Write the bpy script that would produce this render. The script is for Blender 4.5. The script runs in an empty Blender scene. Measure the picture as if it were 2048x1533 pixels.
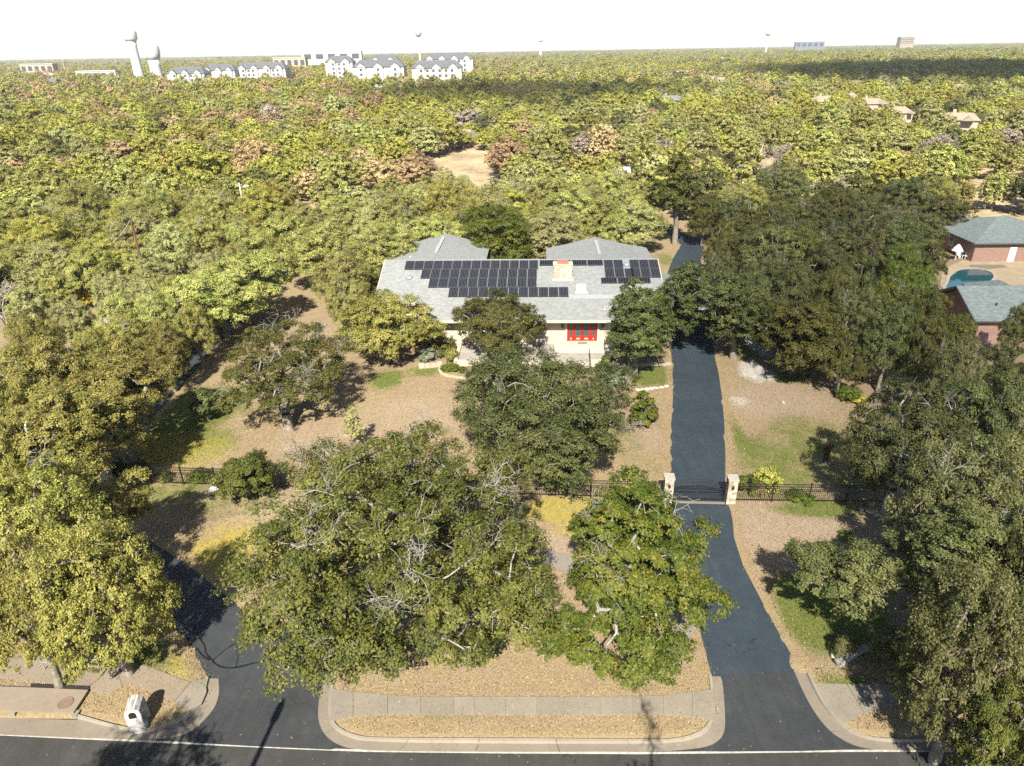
import bpy, math, random
import numpy as np
from mathutils import Matrix, Vector

# ---------------------------------------------------------------- camera, sky, sun, exposure
SC = bpy.context.scene
COL = SC.collection
F_PX, CAM_H, PITCH, ROLL = 1365.0, 27.0, math.radians(26.0), math.radians(0.98)
cam_data = bpy.data.cameras.new('camera')
cam = bpy.data.objects.new('camera', cam_data); COL.objects.link(cam)
cam_data.sensor_fit = 'HORIZONTAL'; cam_data.sensor_width = 36.0
cam_data.lens = 36.0 * F_PX / 2048.0
cam_data.clip_start = 0.5; cam_data.clip_end = 60000
_c, _s = math.cos(ROLL), math.sin(ROLL)
_fw = Vector((0, math.cos(PITCH), -math.sin(PITCH))); _up = Vector((0, math.sin(PITCH), math.cos(PITCH))); _rt = Vector((1, 0, 0))
R_ = _rt * _c - _up * _s; U_ = _rt * _s + _up * _c
cam.matrix_world = Matrix(((R_.x, U_.x, -_fw.x, 0), (R_.y, U_.y, -_fw.y, 0), (R_.z, U_.z, -_fw.z, CAM_H), (0, 0, 0, 1)))
SC.camera = cam

SUN_AZ, SUN_EL = math.radians(6.0), math.radians(44.0)       # shadows fall towards +Y, a little to +X
world = bpy.data.worlds.new('World'); SC.world = world; world.use_nodes = True
wn = world.node_tree.nodes; wl = world.node_tree.links; wn.clear()
sky = wn.new('ShaderNodeTexSky'); sky.sky_type = 'NISHITA'; sky.sun_disc = False
sky.sun_elevation = SUN_EL; sky.sun_rotation = math.pi + SUN_AZ
sky.air_density = 1.0; sky.dust_density = 0.5; sky.ozone_density = 1.0; sky.altitude = 200
bg = wn.new('ShaderNodeBackground'); bg.inputs['Strength'].default_value = 0.060
wo = wn.new('ShaderNodeOutputWorld'); wl.new(sky.outputs[0], bg.inputs[0]); wl.new(bg.outputs[0], wo.inputs[0])
sun_d = bpy.data.lights.new('sun', 'SUN'); sun_d.energy = 5.0; sun_d.angle = math.radians(0.53); sun_d.color = (1.0, 0.925, 0.78)
sun = bpy.data.objects.new('sun', sun_d); COL.objects.link(sun)
SUN_DIR = Vector((math.sin(SUN_AZ) * math.cos(SUN_EL), math.cos(SUN_AZ) * math.cos(SUN_EL), -math.sin(SUN_EL)))
sun.rotation_euler = SUN_DIR.to_track_quat('-Z', 'Y').to_euler(); sun.location = (0, -60, 80)
SC.view_settings.view_transform = 'Standard'; SC.view_settings.look = 'None'
SC.view_settings.exposure = 1.5; SC.view_settings.gamma = 1.0
SC.render.engine = 'CYCLES'
SC.cycles.max_bounces = 3; SC.cycles.diffuse_bounces = 2; SC.cycles.glossy_bounces = 1; SC.cycles.transmission_bounces = 2
SC.cycles.use_adaptive_sampling = True; SC.cycles.adaptive_threshold = 0.015; SC.cycles.adaptive_min_samples = 64
SC.cycles.transparent_max_bounces = 8; SC.cycles.volume_bounces = 0; SC.cycles.caustics_reflective = False; SC.cycles.caustics_refractive = False
SC.cycles.use_denoising = False

rng = np.random.default_rng(7)
random.seed(7)

# ---------------------------------------------------------------- survey helpers (ground places measured from the view)
def ray(px, py):
    u = (px - 1024) / F_PX; v = -(py - 766.5) / F_PX
    u2 = u * _c + v * _s; v2 = -u * _s + v * _c
    return np.array([u2, math.cos(PITCH) + v2 * math.sin(PITCH), -math.sin(PITCH) + v2 * math.cos(PITCH)])
def G(px, py, z=0.0):
    d = ray(px, py); t = (z - CAM_H) / d[2]
    return np.array([d[0] * t, d[1] * t, z])
def proj(x, y, z):
    z = z - CAM_H
    f = y * math.cos(PITCH) - z * math.sin(PITCH); up = y * math.sin(PITCH) + z * math.cos(PITCH)
    u2 = x / f; v2 = up / f
    return 1024 + F_PX * (u2 * _c - v2 * _s), 766.5 - F_PX * (u2 * _s + v2 * _c), f
def GL(pts, z=0.0):
    return np.array([G(p[0], p[1], z)[:2] for p in pts])

# ---------------------------------------------------------------- materials
MATS = {}
class NT:
    def __init__(self, name):
        self.m = bpy.data.materials.new(name); self.m.use_nodes = True
        self.t = self.m.node_tree; self.t.nodes.clear()
        self.out = self.t.nodes.new('ShaderNodeOutputMaterial')
    def n(self, kind, **kw):
        nd = self.t.nodes.new(kind)
        for k, v in kw.items():
            if k in nd.inputs.keys() and not hasattr(nd, k): nd.inputs[k].default_value = v
            else: setattr(nd, k, v)
        return nd
    def l(self, a, b): self.t.links.new(a, b)
    def set(self, nd, key, val):
        if hasattr(val, 'is_output') or isinstance(val, bpy.types.NodeSocket): self.l(val, nd.inputs[key])
        else: nd.inputs[key].default_value = val
    def noise(self, scale, detail=4, rough=0.6, vec=None):
        nd = self.t.nodes.new('ShaderNodeTexNoise'); nd.inputs['Scale'].default_value = scale
        nd.inputs['Detail'].default_value = detail; nd.inputs['Roughness'].default_value = rough
        if vec is not None: self.l(vec, nd.inputs['Vector'])
        return nd.outputs['Fac']
    def ramp(self, fac, stops):
        nd = self.t.nodes.new('ShaderNodeValToRGB'); e = nd.color_ramp.elements
        while len(e) < len(stops): e.new(0.5)
        for i, (p, c) in enumerate(stops):
            e[i].position = p; e[i].color = (c[0], c[1], c[2], 1) if hasattr(c, '__len__') else (c, c, c, 1)
        self.l(fac, nd.inputs[0]); return nd.outputs[0]
    def mix(self, fac, a, b, mode='MIX'):
        nd = self.t.nodes.new('ShaderNodeMix'); nd.data_type = 'RGBA'; nd.blend_type = mode
        for idx, v in ((0, fac), (6, a), (7, b)):
            if isinstance(v, bpy.types.NodeSocket): self.l(v, nd.inputs[idx])
            elif idx == 0: nd.inputs[0].default_value = v
            else: nd.inputs[idx].default_value = (*v, 1) if len(v) == 3 else v
        return nd.outputs[2]
    def math(self, op, a, b=0.0):
        nd = self.t.nodes.new('ShaderNodeMath'); nd.operation = op
        for i, v in enumerate((a, b)):
            if isinstance(v, bpy.types.NodeSocket): self.l(v, nd.inputs[i])
            else: nd.inputs[i].default_value = v
        return nd.outputs[0]
    def attr(self, name): 
        nd = self.t.nodes.new('ShaderNodeAttribute'); nd.attribute_name = name; return nd
    def coord(self, which='Object'): return self.t.nodes.new('ShaderNodeTexCoord').outputs[which]
    def pos(self): return self.t.nodes.new('ShaderNodeNewGeometry').outputs['Position']
    def bump(self, h, strength=0.3, dist=0.05):
        nd = self.t.nodes.new('ShaderNodeBump'); nd.inputs['Strength'].default_value = strength; nd.inputs['Distance'].default_value = dist
        self.l(h, nd.inputs['Height']); return nd.outputs[0]
    def bsdf(self, color, rough=0.8, normal=None, spec=0.3, metal=0.0):
        nd = self.t.nodes.new('ShaderNodeBsdfPrincipled')
        self.set(nd, 'Base Color', color if isinstance(color, bpy.types.NodeSocket) else (*color, 1))
        self.set(nd, 'Roughness', rough); nd.inputs['Specular IOR Level'].default_value = spec; nd.inputs['Metallic'].default_value = metal
        if normal is not None: self.l(normal, nd.inputs['Normal'])
        return nd.outputs[0]
    def done(self, shader): self.l(shader, self.out.inputs[0]); return self.m

def plain(name, col, rough=0.7, var=0.18, scale=3.0, spec=0.3, metal=0.0, bump=0.0):
    if name in MATS: return MATS[name]
    k = NT(name); v = k.coord()
    f = k.noise(scale, 5, 0.65, v)
    c = k.ramp(f, [(0.25, [x * (1 - var) for x in col]), (0.75, [min(1, x * (1 + var)) for x in col])])
    nm = k.bump(k.noise(scale * 6, 3, 0.6, v), bump, 0.03) if bump else None
    MATS[name] = k.done(k.bsdf(c, rough, nm, spec, metal)); return MATS[name]

def leaf_mat(name, cols, trans=0.28, hue=0.10):
    """cols: dark, mid, light leaf colours of one kind; each leaf has its own tint, each tree its own shift"""
    k = NT(name); t = k.attr('tint').outputs['Fac']
    c = k.ramp(t, [(0.0, cols[0]), (0.5, cols[1]), (0.88, cols[2]), (1.0, cols[3] if len(cols) > 3 else cols[2])])
    oi = k.t.nodes.new('ShaderNodeObjectInfo')
    hs = k.t.nodes.new('ShaderNodeHueSaturation')
    h = k.math('ADD', k.math('MULTIPLY', k.math('SUBTRACT', oi.outputs['Random'], 0.5), hue * 0.3), 0.5)
    val = k.math('ADD', k.math('MULTIPLY', oi.outputs['Random'], hue * 4.0), 1.0 - hue * 2.0)
    k.l(h, hs.inputs['Hue']); k.l(val, hs.inputs['Value']); k.l(c, hs.inputs['Color'])
    d = k.bsdf(hs.outputs[0], 0.55, None, 0.25)
    tr = k.t.nodes.new('ShaderNodeBsdfTranslucent'); k.l(hs.outputs[0], tr.inputs[0])
    mx = k.t.nodes.new('ShaderNodeMixShader'); mx.inputs[0].default_value = trans
    k.l(d, mx.inputs[1]); k.l(tr.outputs[0], mx.inputs[2])
    return k.done(mx.outputs[0])

LEAF = {
 'olive':  leaf_mat('leaf_olive',  [(0.0827, 0.0912, 0.0176), (0.2205, 0.212, 0.0468), (0.3445, 0.3201, 0.0926), (0.3286, 0.265, 0.078)]),  # warm sun on the left-hand oaks is partly put into this yellow
 'green':  leaf_mat('leaf_green',  [(0.0304, 0.0384, 0.0075), (0.08, 0.088, 0.0163), (0.14, 0.1376, 0.0313), (0.168, 0.128, 0.034)]),
 'dark':   leaf_mat('leaf_dark',   [(0.0258, 0.0378, 0.0106), (0.0705, 0.086, 0.0229), (0.1273, 0.1393, 0.0449), (0.1462, 0.1376, 0.0572)]),
 'bright': leaf_mat('leaf_bright', [(0.034,0.060,0.008),(0.082,0.122,0.014),(0.160,0.185,0.026),(0.26,0.21,0.04)]),
 'sage':   leaf_mat('leaf_sage',   [(0.110,0.125,0.026),(0.262,0.268,0.070),(0.385,0.378,0.130),(0.40,0.34,0.12)]),
 'lime':   leaf_mat('leaf_lime',   [(0.140,0.155,0.022),(0.300,0.295,0.055),(0.410,0.390,0.100),(0.42,0.36,0.11)]),
 'pale':   leaf_mat('leaf_pale',   [(0.135,0.145,0.045),(0.295,0.298,0.108),(0.410,0.405,0.175),(0.42,0.37,0.16)]),
 'rust':   leaf_mat('leaf_rust',   [(0.180,0.135,0.068),(0.365,0.268,0.140),(0.475,0.350,0.195),(0.46,0.29,0.13)]),
 'yellow': leaf_mat('leaf_yellow', [(0.180,0.150,0.020),(0.380,0.300,0.045),(0.500,0.385,0.075),(0.47,0.27,0.05)]),
 'grey':   leaf_mat('leaf_grey',   [(0.170,0.140,0.110),(0.270,0.225,0.180),(0.350,0.300,0.245),(0.34,0.27,0.2)], 0.1),
 'silver': leaf_mat('leaf_silver', [(0.100,0.125,0.075),(0.190,0.220,0.150),(0.270,0.300,0.220),(0.3,0.3,0.2)]),
 'cedar':  leaf_mat('leaf_cedar',  [(0.0426, 0.0532, 0.0164), (0.1026, 0.1102, 0.0342), (0.1634, 0.1596, 0.0602), (0.19, 0.152, 0.0616)]),
}
def bark_mat(name, a, b):
    k = NT(name); v = k.coord(); f = k.noise(3.0, 6, 0.7, v)
    c = k.ramp(f, [(0.3, a), (0.62, b)])
    return k.done(k.bsdf(c, 0.9, k.bump(k.noise(14, 4, 0.6, v), 0.6, 0.04), 0.1))
BARK = bark_mat('bark', (0.085,0.070,0.055), (0.24,0.215,0.18))
BARK_GREY = bark_mat('bark_lichen', (0.10,0.096,0.085), (0.27,0.265,0.24))
DEADWOOD = bark_mat('dead_wood', (0.12,0.117,0.105), (0.29,0.285,0.255))

# ---------------------------------------------------------------- mesh helpers
def np_mesh(name, verts, faces, mats=(), attrs=None, smooth=False, mat_idx=None):
    """faces: (M,k) int array, or a list of such arrays"""
    verts = np.asarray(verts, dtype=np.float32)
    fl = faces if isinstance(faces, list) else [faces]
    fl = [np.asarray(f, dtype=np.int32) for f in fl if len(f)]
    me = bpy.data.meshes.new(name)
    me.vertices.add(len(verts)); me.vertices.foreach_set('co', verts.ravel())
    tot = sum(f.size for f in fl); nf = sum(len(f) for f in fl)
    me.loops.add(tot); me.polygons.add(nf)
    me.loops.foreach_set('vertex_index', np.concatenate([f.ravel() for f in fl]))
    sizes = np.concatenate([np.full(len(f), f.shape[1], np.int32) for f in fl])
    starts = np.concatenate([[0], np.cumsum(sizes)[:-1]]).astype(np.int32)
    me.polygons.foreach_set('loop_start', starts); me.polygons.foreach_set('loop_total', sizes)
    if mat_idx is not None: me.polygons.foreach_set('material_index', np.asarray(mat_idx, np.int32))
    if smooth: me.polygons.foreach_set('use_smooth', np.ones(nf, bool))
    for m in mats: me.materials.append(m)
    for an, av in (attrs or {}).items():
        a = me.attributes.new(an, 'FLOAT', 'POINT'); a.data.foreach_set('value', np.asarray(av, np.float32))
    me.update(calc_edges=True)
    return me

def link(name, me, parent=None, loc=None, label=None, cat=None, group=None, kind=None, rz=0.0):
    o = bpy.data.objects.new(name, me); COL.objects.link(o)
    if parent is not None: o.parent = parent
    if loc is not None: o.location = loc
    if rz: o.rotation_euler = (0, 0, rz)
    tag(o, label, cat, group, kind); return o
def tag(o, label=None, cat=None, group=None, kind=None):
    if label: o['label'] = label
    if cat: o['category'] = cat
    if group: o['group'] = group
    if kind: o['kind'] = kind
    return o
def empty(name, loc, label, cat, group=None, rz=0.0):
    o = bpy.data.objects.new(name, None); COL.objects.link(o); o.location = loc; o.rotation_euler = (0, 0, rz)
    o.empty_display_size = 0.3
    return tag(o, label, cat, group)
def clone(o, parent=None, loc=None, rz=None, scale=None):
    c = o.copy(); COL.objects.link(c); c.parent = parent
    if loc is not None: c.location = loc
    if rz is not None: c.rotation_euler = (0, 0, rz)
    if scale is not None: c.scale = scale
    return c

class MB:
    """collects solid pieces of ONE part into one mesh"""
    def __init__(self): self.v = []; self.f = []; self.mi = []; self.m = 0
    def _add(self, vs, fs):
        b = len(self.v); self.v += [tuple(p) for p in vs]
        for f in fs: self.f.append([i + b for i in f]); self.mi.append(self.m)
    def box(self, x0, x1, y0, y1, z0, z1, rz=0.0, c=None):
        vs = [(x, y, z) for z in (z0, z1) for x, y in ((x0, y0), (x1, y0), (x1, y1), (x0, y1))]
        if rz:
            cx, cy = c if c else ((x0 + x1) / 2, (y0 + y1) / 2); cs, sn = math.cos(rz), math.sin(rz)
            vs = [(cx + (x - cx) * cs - (y - cy) * sn, cy + (x - cx) * sn + (y - cy) * cs, z) for x, y, z in vs]
        self._add(vs, [(3, 2, 1, 0), (4, 5, 6, 7), (0, 1, 5, 4), (1, 2, 6, 5), (2, 3, 7, 6), (3, 0, 4, 7)]); return self
    def slab(self, poly, th):
        """3-D planar polygon thickened downwards by th (top face given, counter-clockwise from above)"""
        n = len(poly); a = [tuple(p) for p in poly]; b = [(p[0], p[1], p[2] - th) for p in poly]
        self._add(a + b, [tuple(range(n)), tuple(range(2 * n - 1, n - 1, -1))] + [(i, n + i, n + (i + 1) % n, (i + 1) % n) for i in range(n)]); return self
    def prism(self, poly, z0, z1):
        return self.slab([(p[0], p[1], z1) for p in poly], z1 - z0)
    def tube(self, pts, rad, n=6, cap=True):
        pts = [Vector(p) for p in pts]; rad = rad if hasattr(rad, '__len__') else [rad] * len(pts)
        vs = []; fs = []
        for i, p in enumerate(pts):
            d = (pts[min(i + 1, len(pts) - 1)] - pts[max(i - 1, 0)]).normalized()
            a = d.orthogonal().normalized() if abs(d.z) > 0.9 else d.cross(Vector((0, 0, 1))).normalized()
            b = d.cross(a)
            for k in range(n):
                t = 2 * math.pi * k / n; vs.append(p + (a * math.cos(t) + b * math.sin(t)) * rad[i])
        for i in range(len(pts) - 1):
            for k in range(n): fs.append((i * n + k, i * n + (k + 1) % n, (i + 1) * n + (k + 1) % n, (i + 1) * n + k))
        if cap: fs += [tuple(range(n - 1, -1, -1)), tuple(range((len(pts) - 1) * n, len(pts) * n))]
        self._add(vs, fs); return self
    def lathe(self, prof, n=20, c=(0, 0)):
        vs = []; fs = []; m = len(prof)
        for r, z in prof:
            for k in range(n):
                t = 2 * math.pi * k / n; vs.append((c[0] + r * math.cos(t), c[1] + r * math.sin(t), z))
        for i in range(m - 1):
            for k in range(n): fs.append((i * n + k, i * n + (k + 1) % n, (i + 1) * n + (k + 1) % n, (i + 1) * n + k))
        fs += [tuple(range(n - 1, -1, -1)), tuple(range((m - 1) * n, m * n))]
        self._add(vs, fs); return self
    def mesh(self, name, mats, smooth=False):
        me = bpy.data.meshes.new(name); me.from_pydata(self.v, [], self.f)
        for m in (mats if isinstance(mats, (list, tuple)) else [mats]): me.materials.append(m)
        me.polygons.foreach_set('material_index', self.mi)
        if smooth: me.polygons.foreach_set('use_smooth', [True] * len(self.f))
        me.update(); return me
    def build(self, name, mats, parent=None, smooth=False, **kw):
        return link(name, self.mesh(name, mats, smooth), parent, **kw)

def blob_mesh(name, rx, ry, rz, mat, seed=0, sub=3, rough=0.18, flat=True, freq=1.6):
    """an uneven boulder-like solid standing on z = 0"""
    import bmesh
    bm = bmesh.new(); bmesh.ops.create_icosphere(bm, subdivisions=sub, radius=1.0)
    from mathutils import noise as mn
    for v in bm.verts:
        n = mn.noise(v.co * freq + Vector((seed * 3.1, seed, 0))) + 0.5 * mn.noise(v.co * freq * 2.3 + Vector((seed, 0, 5)))
        p = v.co * (1 + rough * n); v.co = Vector((p.x * rx, p.y * ry, p.z * rz + rz * 0.55))
        if flat and v.co.z < 0: v.co.z = -0.02
    me = bpy.data.meshes.new(name); bm.to_mesh(me); bm.free(); me.materials.append(mat)
    return me
# ---------------------------------------------------------------- setting: ground, pavement
def ribbon(cl, hw):
    cl = np.asarray(cl, float); L = []; R = []
    for i in range(len(cl)):
        d = cl[min(i + 1, len(cl) - 1)] - cl[max(i - 1, 0)]; d = d / (np.linalg.norm(d) + 1e-9); n = np.array([-d[1], d[0]])
        w = hw[i] if hasattr(hw, '__len__') else hw
        L.append(cl[i] + n * w); R.append(cl[i] - n * w)
    return np.array(L + R[::-1])
def resample(p, step):
    p = np.asarray(p, float); seg = np.linalg.norm(np.diff(p, axis=0), axis=1); s = np.concatenate([[0], np.cumsum(seg)])
    n = max(2, int(round(s[-1] / step)) + 1); t = np.linspace(0, s[-1], n)
    return np.stack([np.interp(t, s, p[:, k]) for k in range(p.shape[1])], 1)
def smooth_line(p, it=2):
    p = np.asarray(p, float)
    for _ in range(it):
        q = [p[0]]
        for a, b in zip(p[:-1], p[1:]): q += [a * 0.75 + b * 0.25, a * 0.25 + b * 0.75]
        p = np.array(q + [p[-1]])
    return p
def in_poly(pts, poly):
    x, y = pts[:, 0], pts[:, 1]; c = np.zeros(len(pts), bool); j = len(poly) - 1
    for i in range(len(poly)):
        xi, yi = poly[i]; xj, yj = poly[j]
        if yi != yj: c ^= ((yi > y) != (yj > y)) & (x < (xj - xi) * (y - yi) / (yj - yi) + xi)
        j = i
    return c
def sdist(pts, poly):
    d = np.full(len(pts), 1e9); n = len(poly)
    for i in range(n):
        a = poly[i]; b = poly[(i + 1) % n]; ab = b - a; L = ab @ ab + 1e-12
        t = np.clip(((pts - a) @ ab) / L, 0, 1); q = pts - a - t[:, None] * ab
        d = np.minimum(d, np.hypot(q[:, 0], q[:, 1]))
    return np.where(in_poly(pts, poly), -d, d)

ROAD_N = GL([(-420,1428),(0,1437),(153,1438),(215,1452),(261,1465),(330,1462),(660,1470),(699,1478),(743,1487),(1000,1490),(1355,1488),(1402,1477),(1440,1470),(1690,1460),(1713,1475),(1749,1484),(1877,1485),(2048,1484),(2500,1478)])
ROAD = np.vstack([ROAD_N, [[75, ROAD_N[-1][1] - 2], [75, 8.0], [-75, 9.5], [-75, ROAD_N[0][1] + 2]]])
LDRIVE = GL([(314,1466),(349,1450),(384,1433),(407,1409),(412,1387),(418,1358),(410,1345),(369,1276),(318,1232),(265,1180),(215,1130),(165,1085),(140,1040),(138,1000),(160,962),(206,961),(209,1005),(227,1036),(282,1073),(370,1125),(424,1170),(470,1206),(495,1232),(547,1252),(598,1246),(640,1244),(668,1275),(663,1330),(658,1362),(655,1396),(656,1444),(668,1461),(690,1482),(500,1500)])
LBACK_C = smooth_line(GL([(178,985),(186,950),(215,890),(268,835),(330,768),(385,712),(425,672),(455,630),(505,575),(580,540),(680,505),(790,475)]))
LBACK = ribbon(LBACK_C, np.linspace(1.75, 1.5, len(LBACK_C)))
RDRIVE = GL([(1402,1480),(1428,1453),(1430,1424),(1428,1387),(1424,1354),(1402,1270),(1385,1190),(1365,1110),(1350,1050),(1342,996),(1340,951),(1341,869),(1346,800),(1345,732),(1341,700),(1342,660),(1338,600),(1332,556),(1344,521),(1362,490),(1352,479),(1329,462),(1300,455),(1302,443),(1329,447),(1362,466),(1400,478),(1408,497),(1402,521),(1400,560),(1412,600),(1424,660),(1431,721),(1437,745),(1445,800),(1449,855),(1451,924),(1450,996),(1458,1008),(1465,1040),(1468,1075),(1486,1131),(1519,1194),(1548,1249),(1585,1314),(1588,1342),(1614,1354),(1629,1387),(1651,1424),(1680,1453),(1713,1478),(1600,1500)])
FOOT_C = smooth_line(GL([(600,1244),(720,1235),(870,1195),(1000,1150),(1090,1112),(1180,1150),(1290,1215),(1385,1272)]))
FOOT = ribbon(FOOT_C, 0.75)
PAVED = [ROAD, LDRIVE, LBACK, RDRIVE]

def vnoise(p, s, seed=0):
    """smooth value noise in numpy"""
    q = p / s + seed * 17.3; i = np.floor(q).astype(int); f = q - i; f = f * f * (3 - 2 * f)
    def h(a, b): 
        n = (a * 374761393 + b * 668265263 + seed * 982451653) & 0x7fffffff; n = ((n ^ (n >> 13)) * 1274126177) & 0x7fffffff
        return ((n ^ (n >> 16)) & 0xffff) / 65535.0
    a = h(i[:, 0], i[:, 1]); b = h(i[:, 0] + 1, i[:, 1]); c = h(i[:, 0], i[:, 1] + 1); d = h(i[:, 0] + 1, i[:, 1] + 1)
    return (a * (1 - f[:, 0]) + b * f[:, 0]) * (1 - f[:, 1]) + (c * (1 - f[:, 0]) + d * f[:, 0]) * f[:, 1]

def ground_material(name, yard):
    k = NT(name); p = k.pos()
    big = k.noise(0.09, 5, 0.6, p); mid = k.noise(0.9, 5, 0.7, p); fine = k.noise(9.0, 4, 0.75, p); grit = k.noise(38.0, 2, 0.7, p)
    if yard: straw = k.ramp(fine, [(0.28, (0.13,0.100,0.056)), (0.5, (0.25,0.195,0.113)), (0.72, (0.37,0.300,0.185))])
    else: straw = k.ramp(fine, [(0.28, (0.24,0.185,0.11)), (0.5, (0.40,0.32,0.20)), (0.72, (0.52,0.43,0.29))])
    soil = k.ramp(fine, [(0.3, (0.135,0.098,0.064)), (0.7, (0.30,0.235,0.165))])
    c = k.mix(k.ramp(k.math('ADD', k.math('MULTIPLY', big, 0.5), k.math('MULTIPLY', mid, 0.5)), [(0.42, 0.0), (0.60, 1.0)]), straw, soil)
    if yard:
        gcol = k.ramp(fine, [(0.25, (0.05,0.068,0.014)), (0.55, (0.105,0.130,0.030)), (0.8, (0.20,0.215,0.068))])
        ycol = k.ramp(fine, [(0.25, (0.15,0.12,0.03)), (0.55, (0.30,0.25,0.06)), (0.8, (0.41,0.35,0.11))])
        pcol = k.ramp(fine, [(0.3, (0.19,0.145,0.105)), (0.7, (0.34,0.27,0.205))])
        wcol = k.ramp(mid, [(0.3, (0.30,0.295,0.28)), (0.7, (0.46,0.455,0.44))])
        ocol = k.ramp(fine, [(0.3, (0.17,0.125,0.07)), (0.7, (0.32,0.25,0.155))])
        for an, col in (('bare', pcol), ('green', gcol), ('golden', ycol), ('litter', ocol), ('chalk', wcol)):
            a = k.attr(an).outputs['Fac']
            br = k.math('MULTIPLY', k.math('ADD', a, k.math('MULTIPLY', k.math('SUBTRACT', mid, 0.5), 0.9)), k.ramp(a, [(0.02, 0.0), (0.2, 1.0)]))
            br = k.math('ADD', k.math('MULTIPLY', br, 1.0), k.math('MULTIPLY', k.math('SUBTRACT', fine, 0.5), 0.5))
            c = k.mix(k.ramp(br, [(0.18, 0.0), (0.62, 0.92)]), c, col)
    c = k.mix(0.35, c, k.ramp(grit, [(0.3, (0.35,0.35,0.35)), (0.7, (0.66,0.66,0.66))]), 'OVERLAY')
    hgt = k.math('ADD', k.math('MULTIPLY', fine, 0.7), k.math('MULTIPLY', grit, 0.5))
    return k.done(k.bsdf(c, 0.95, k.bump(hgt, 0.7, 0.10), 0.05))
GROUND_M = ground_material('dry_ground', False); YARD_M = ground_material('dry_lawn', True)

# the wide ground, reaching the horizon
MB().slab([(-40000, -2000, -0.35), (40000, -2000, -0.35), (40000, 52000, -0.35), (-40000, 52000, -0.35)], 1.0).build('ground', GROUND_M, kind='structure', label='dry tan soil under the woodland, reaching the horizon')

# the lawn and yards round the house: a height sheet that dips under the pavement
nx, ny = 400, 400
gx = np.linspace(-66, 78, nx); gy = 3 + (125 - 3) * np.linspace(0, 1, ny) ** 1.25
X, Y = np.meshgrid(gx, gy); P2 = np.stack([X.ravel(), Y.ravel()], 1)
sd = np.full(len(P2), 1e9)
for poly in PAVED: sd = np.minimum(sd, sdist(P2, poly))
sdn = sd + (vnoise(P2, 0.7, 3) - 0.5) * 0.34 * (P2[:, 1] > 23.5) + (vnoise(P2, 2.2, 4) - 0.5) * 0.30 * (P2[:, 1] > 23.5)
hmax = np.where(P2[:, 1] < 24.5, 0.12, np.clip(0.12 - (P2[:, 1] - 24.5) * 0.02, 0.04, 0.12)) + (vnoise(P2, 5, 5) - 0.5) * 0.06 * np.clip((P2[:, 1] - 25) / 5, 0, 1)
zg = np.clip(sdn * 0.4, -0.10, hmax)
zg[(gy[:, None] * np.ones(nx)).ravel() < 9.2] = 0.05
border = (X.ravel() <= gx[0]) | (X.ravel() >= gx[-1]) | (Y.ravel() >= gy[-1]) | (Y.ravel() <= gy[0]); zg[border] = -0.5
def blobs(lst):
    a = np.zeros(len(P2))
    for px, py, rx, ry, s in lst:
        c = G(px, py); d2 = ((P2[:, 0] - c[0]) / rx) ** 2 + ((P2[:, 1] - c[1]) / ry) ** 2
        a = np.maximum(a, s * np.exp(-d2 ** 1.5 * 0.8))
    return a * (0.75 + 0.5 * vnoise(P2, 1.3, 9))
green = blobs([(330,850,5,6,.75),(365,890,4,3,.7),(390,820,4,4,.85),(772,760,1.6,2.2,.85),(848,745,1.8,1.2,.6),(1300,752,2.6,2.2,.95),(1640,1240,2.4,2.6,.95),(1600,1190,1.6,2,.75),(1690,1200,2,3,.7),(1560,925,4,4,.55),(1480,880,.7,5,.6),(1620,880,3,4,.55),(1640,1018,3,1.0,.75),(1540,990,2,.7,.5),(1480,700,1.5,2.5,.6),(1580,755,2.0,1.4,.65),(340,985,3,1.6,.5),(420,1010,4,2,.35),(270,1310,1.6,1.2,.8),(330,1330,1.5,.8,.45),(1480,990,.6,.4,.4),(1640,1365,1,.5,.6),(1700,1370,1.2,.5,.6),(1330,520,1.6,4,.5),(1150,480,6,4,.7),(880,865,1,.8,.4),(1240,880,2,3,.35),(1300,930,2.5,2.5,.25),(400,1370,.6,.4,.7),(940,1420,2,.3,.35),(905,1440,2,.3,.3),(1700,940,4,3,.5)])
golden = blobs([(330,905,5,3,.55),(460,1120,3.0,3.4,.95),(1130,1020,3.0,1.4,.9),(1170,1060,2,1,.6),(300,930,4,2,.5),(270,1240,2,2,.3),(380,1330,1.2,1.2,.5)])
bare = blobs([(560,1040,3,2.2,.9),(1560,800,5,4,.7),(1500,790,4,3,.5),(700,880,6,4,.55),(830,830,5,4,.5),(1560,1060,4,3,.7),(1600,1110,4,3,.6),(1080,1100,4,2,.7),(850,1350,5,1,.3),(1280,870,2,4,.5),(960,1460,1.2,.35,.5),(1150,1440,1.3,.3,.4),(1680,1310,1,.8,.5)])
chalk = blobs([(1512,745,1.4,2.2,1.0),(1520,690,1.3,3.2,1.0),(1530,650,1.5,3,.9),(1480,805,1.0,1.0,.5),(175,655,2.6,2.2,1.0),(250,630,1.6,2,.8)])
litter = np.clip(1 - np.abs(sd - 0.25) / 0.7, 0, 1) * 0.8 * (P2[:, 1] < 70) * (sd > -0.5)
litter = np.maximum(litter, blobs([(250,1410,3,1.0,.95),(330,1430,1.5,.8,.9),(1800,1450,4,.6,.7),(800,1460,6,.5,.5),(350,940,4,1,.3)]))
ii = np.arange(nx * ny).reshape(ny, nx)
q = np.stack([ii[:-1, :-1], ii[:-1, 1:], ii[1:, 1:], ii[1:, :-1]], -1).reshape(-1, 4)
link('lawn', np_mesh('lawn', np.column_stack([P2, zg]), q, [YARD_M], {'green': green, 'golden': golden, 'bare': bare, 'chalk': chalk, 'litter': litter}, True), kind='structure', label='dry tan lawn with green and golden patches round the house')
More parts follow.
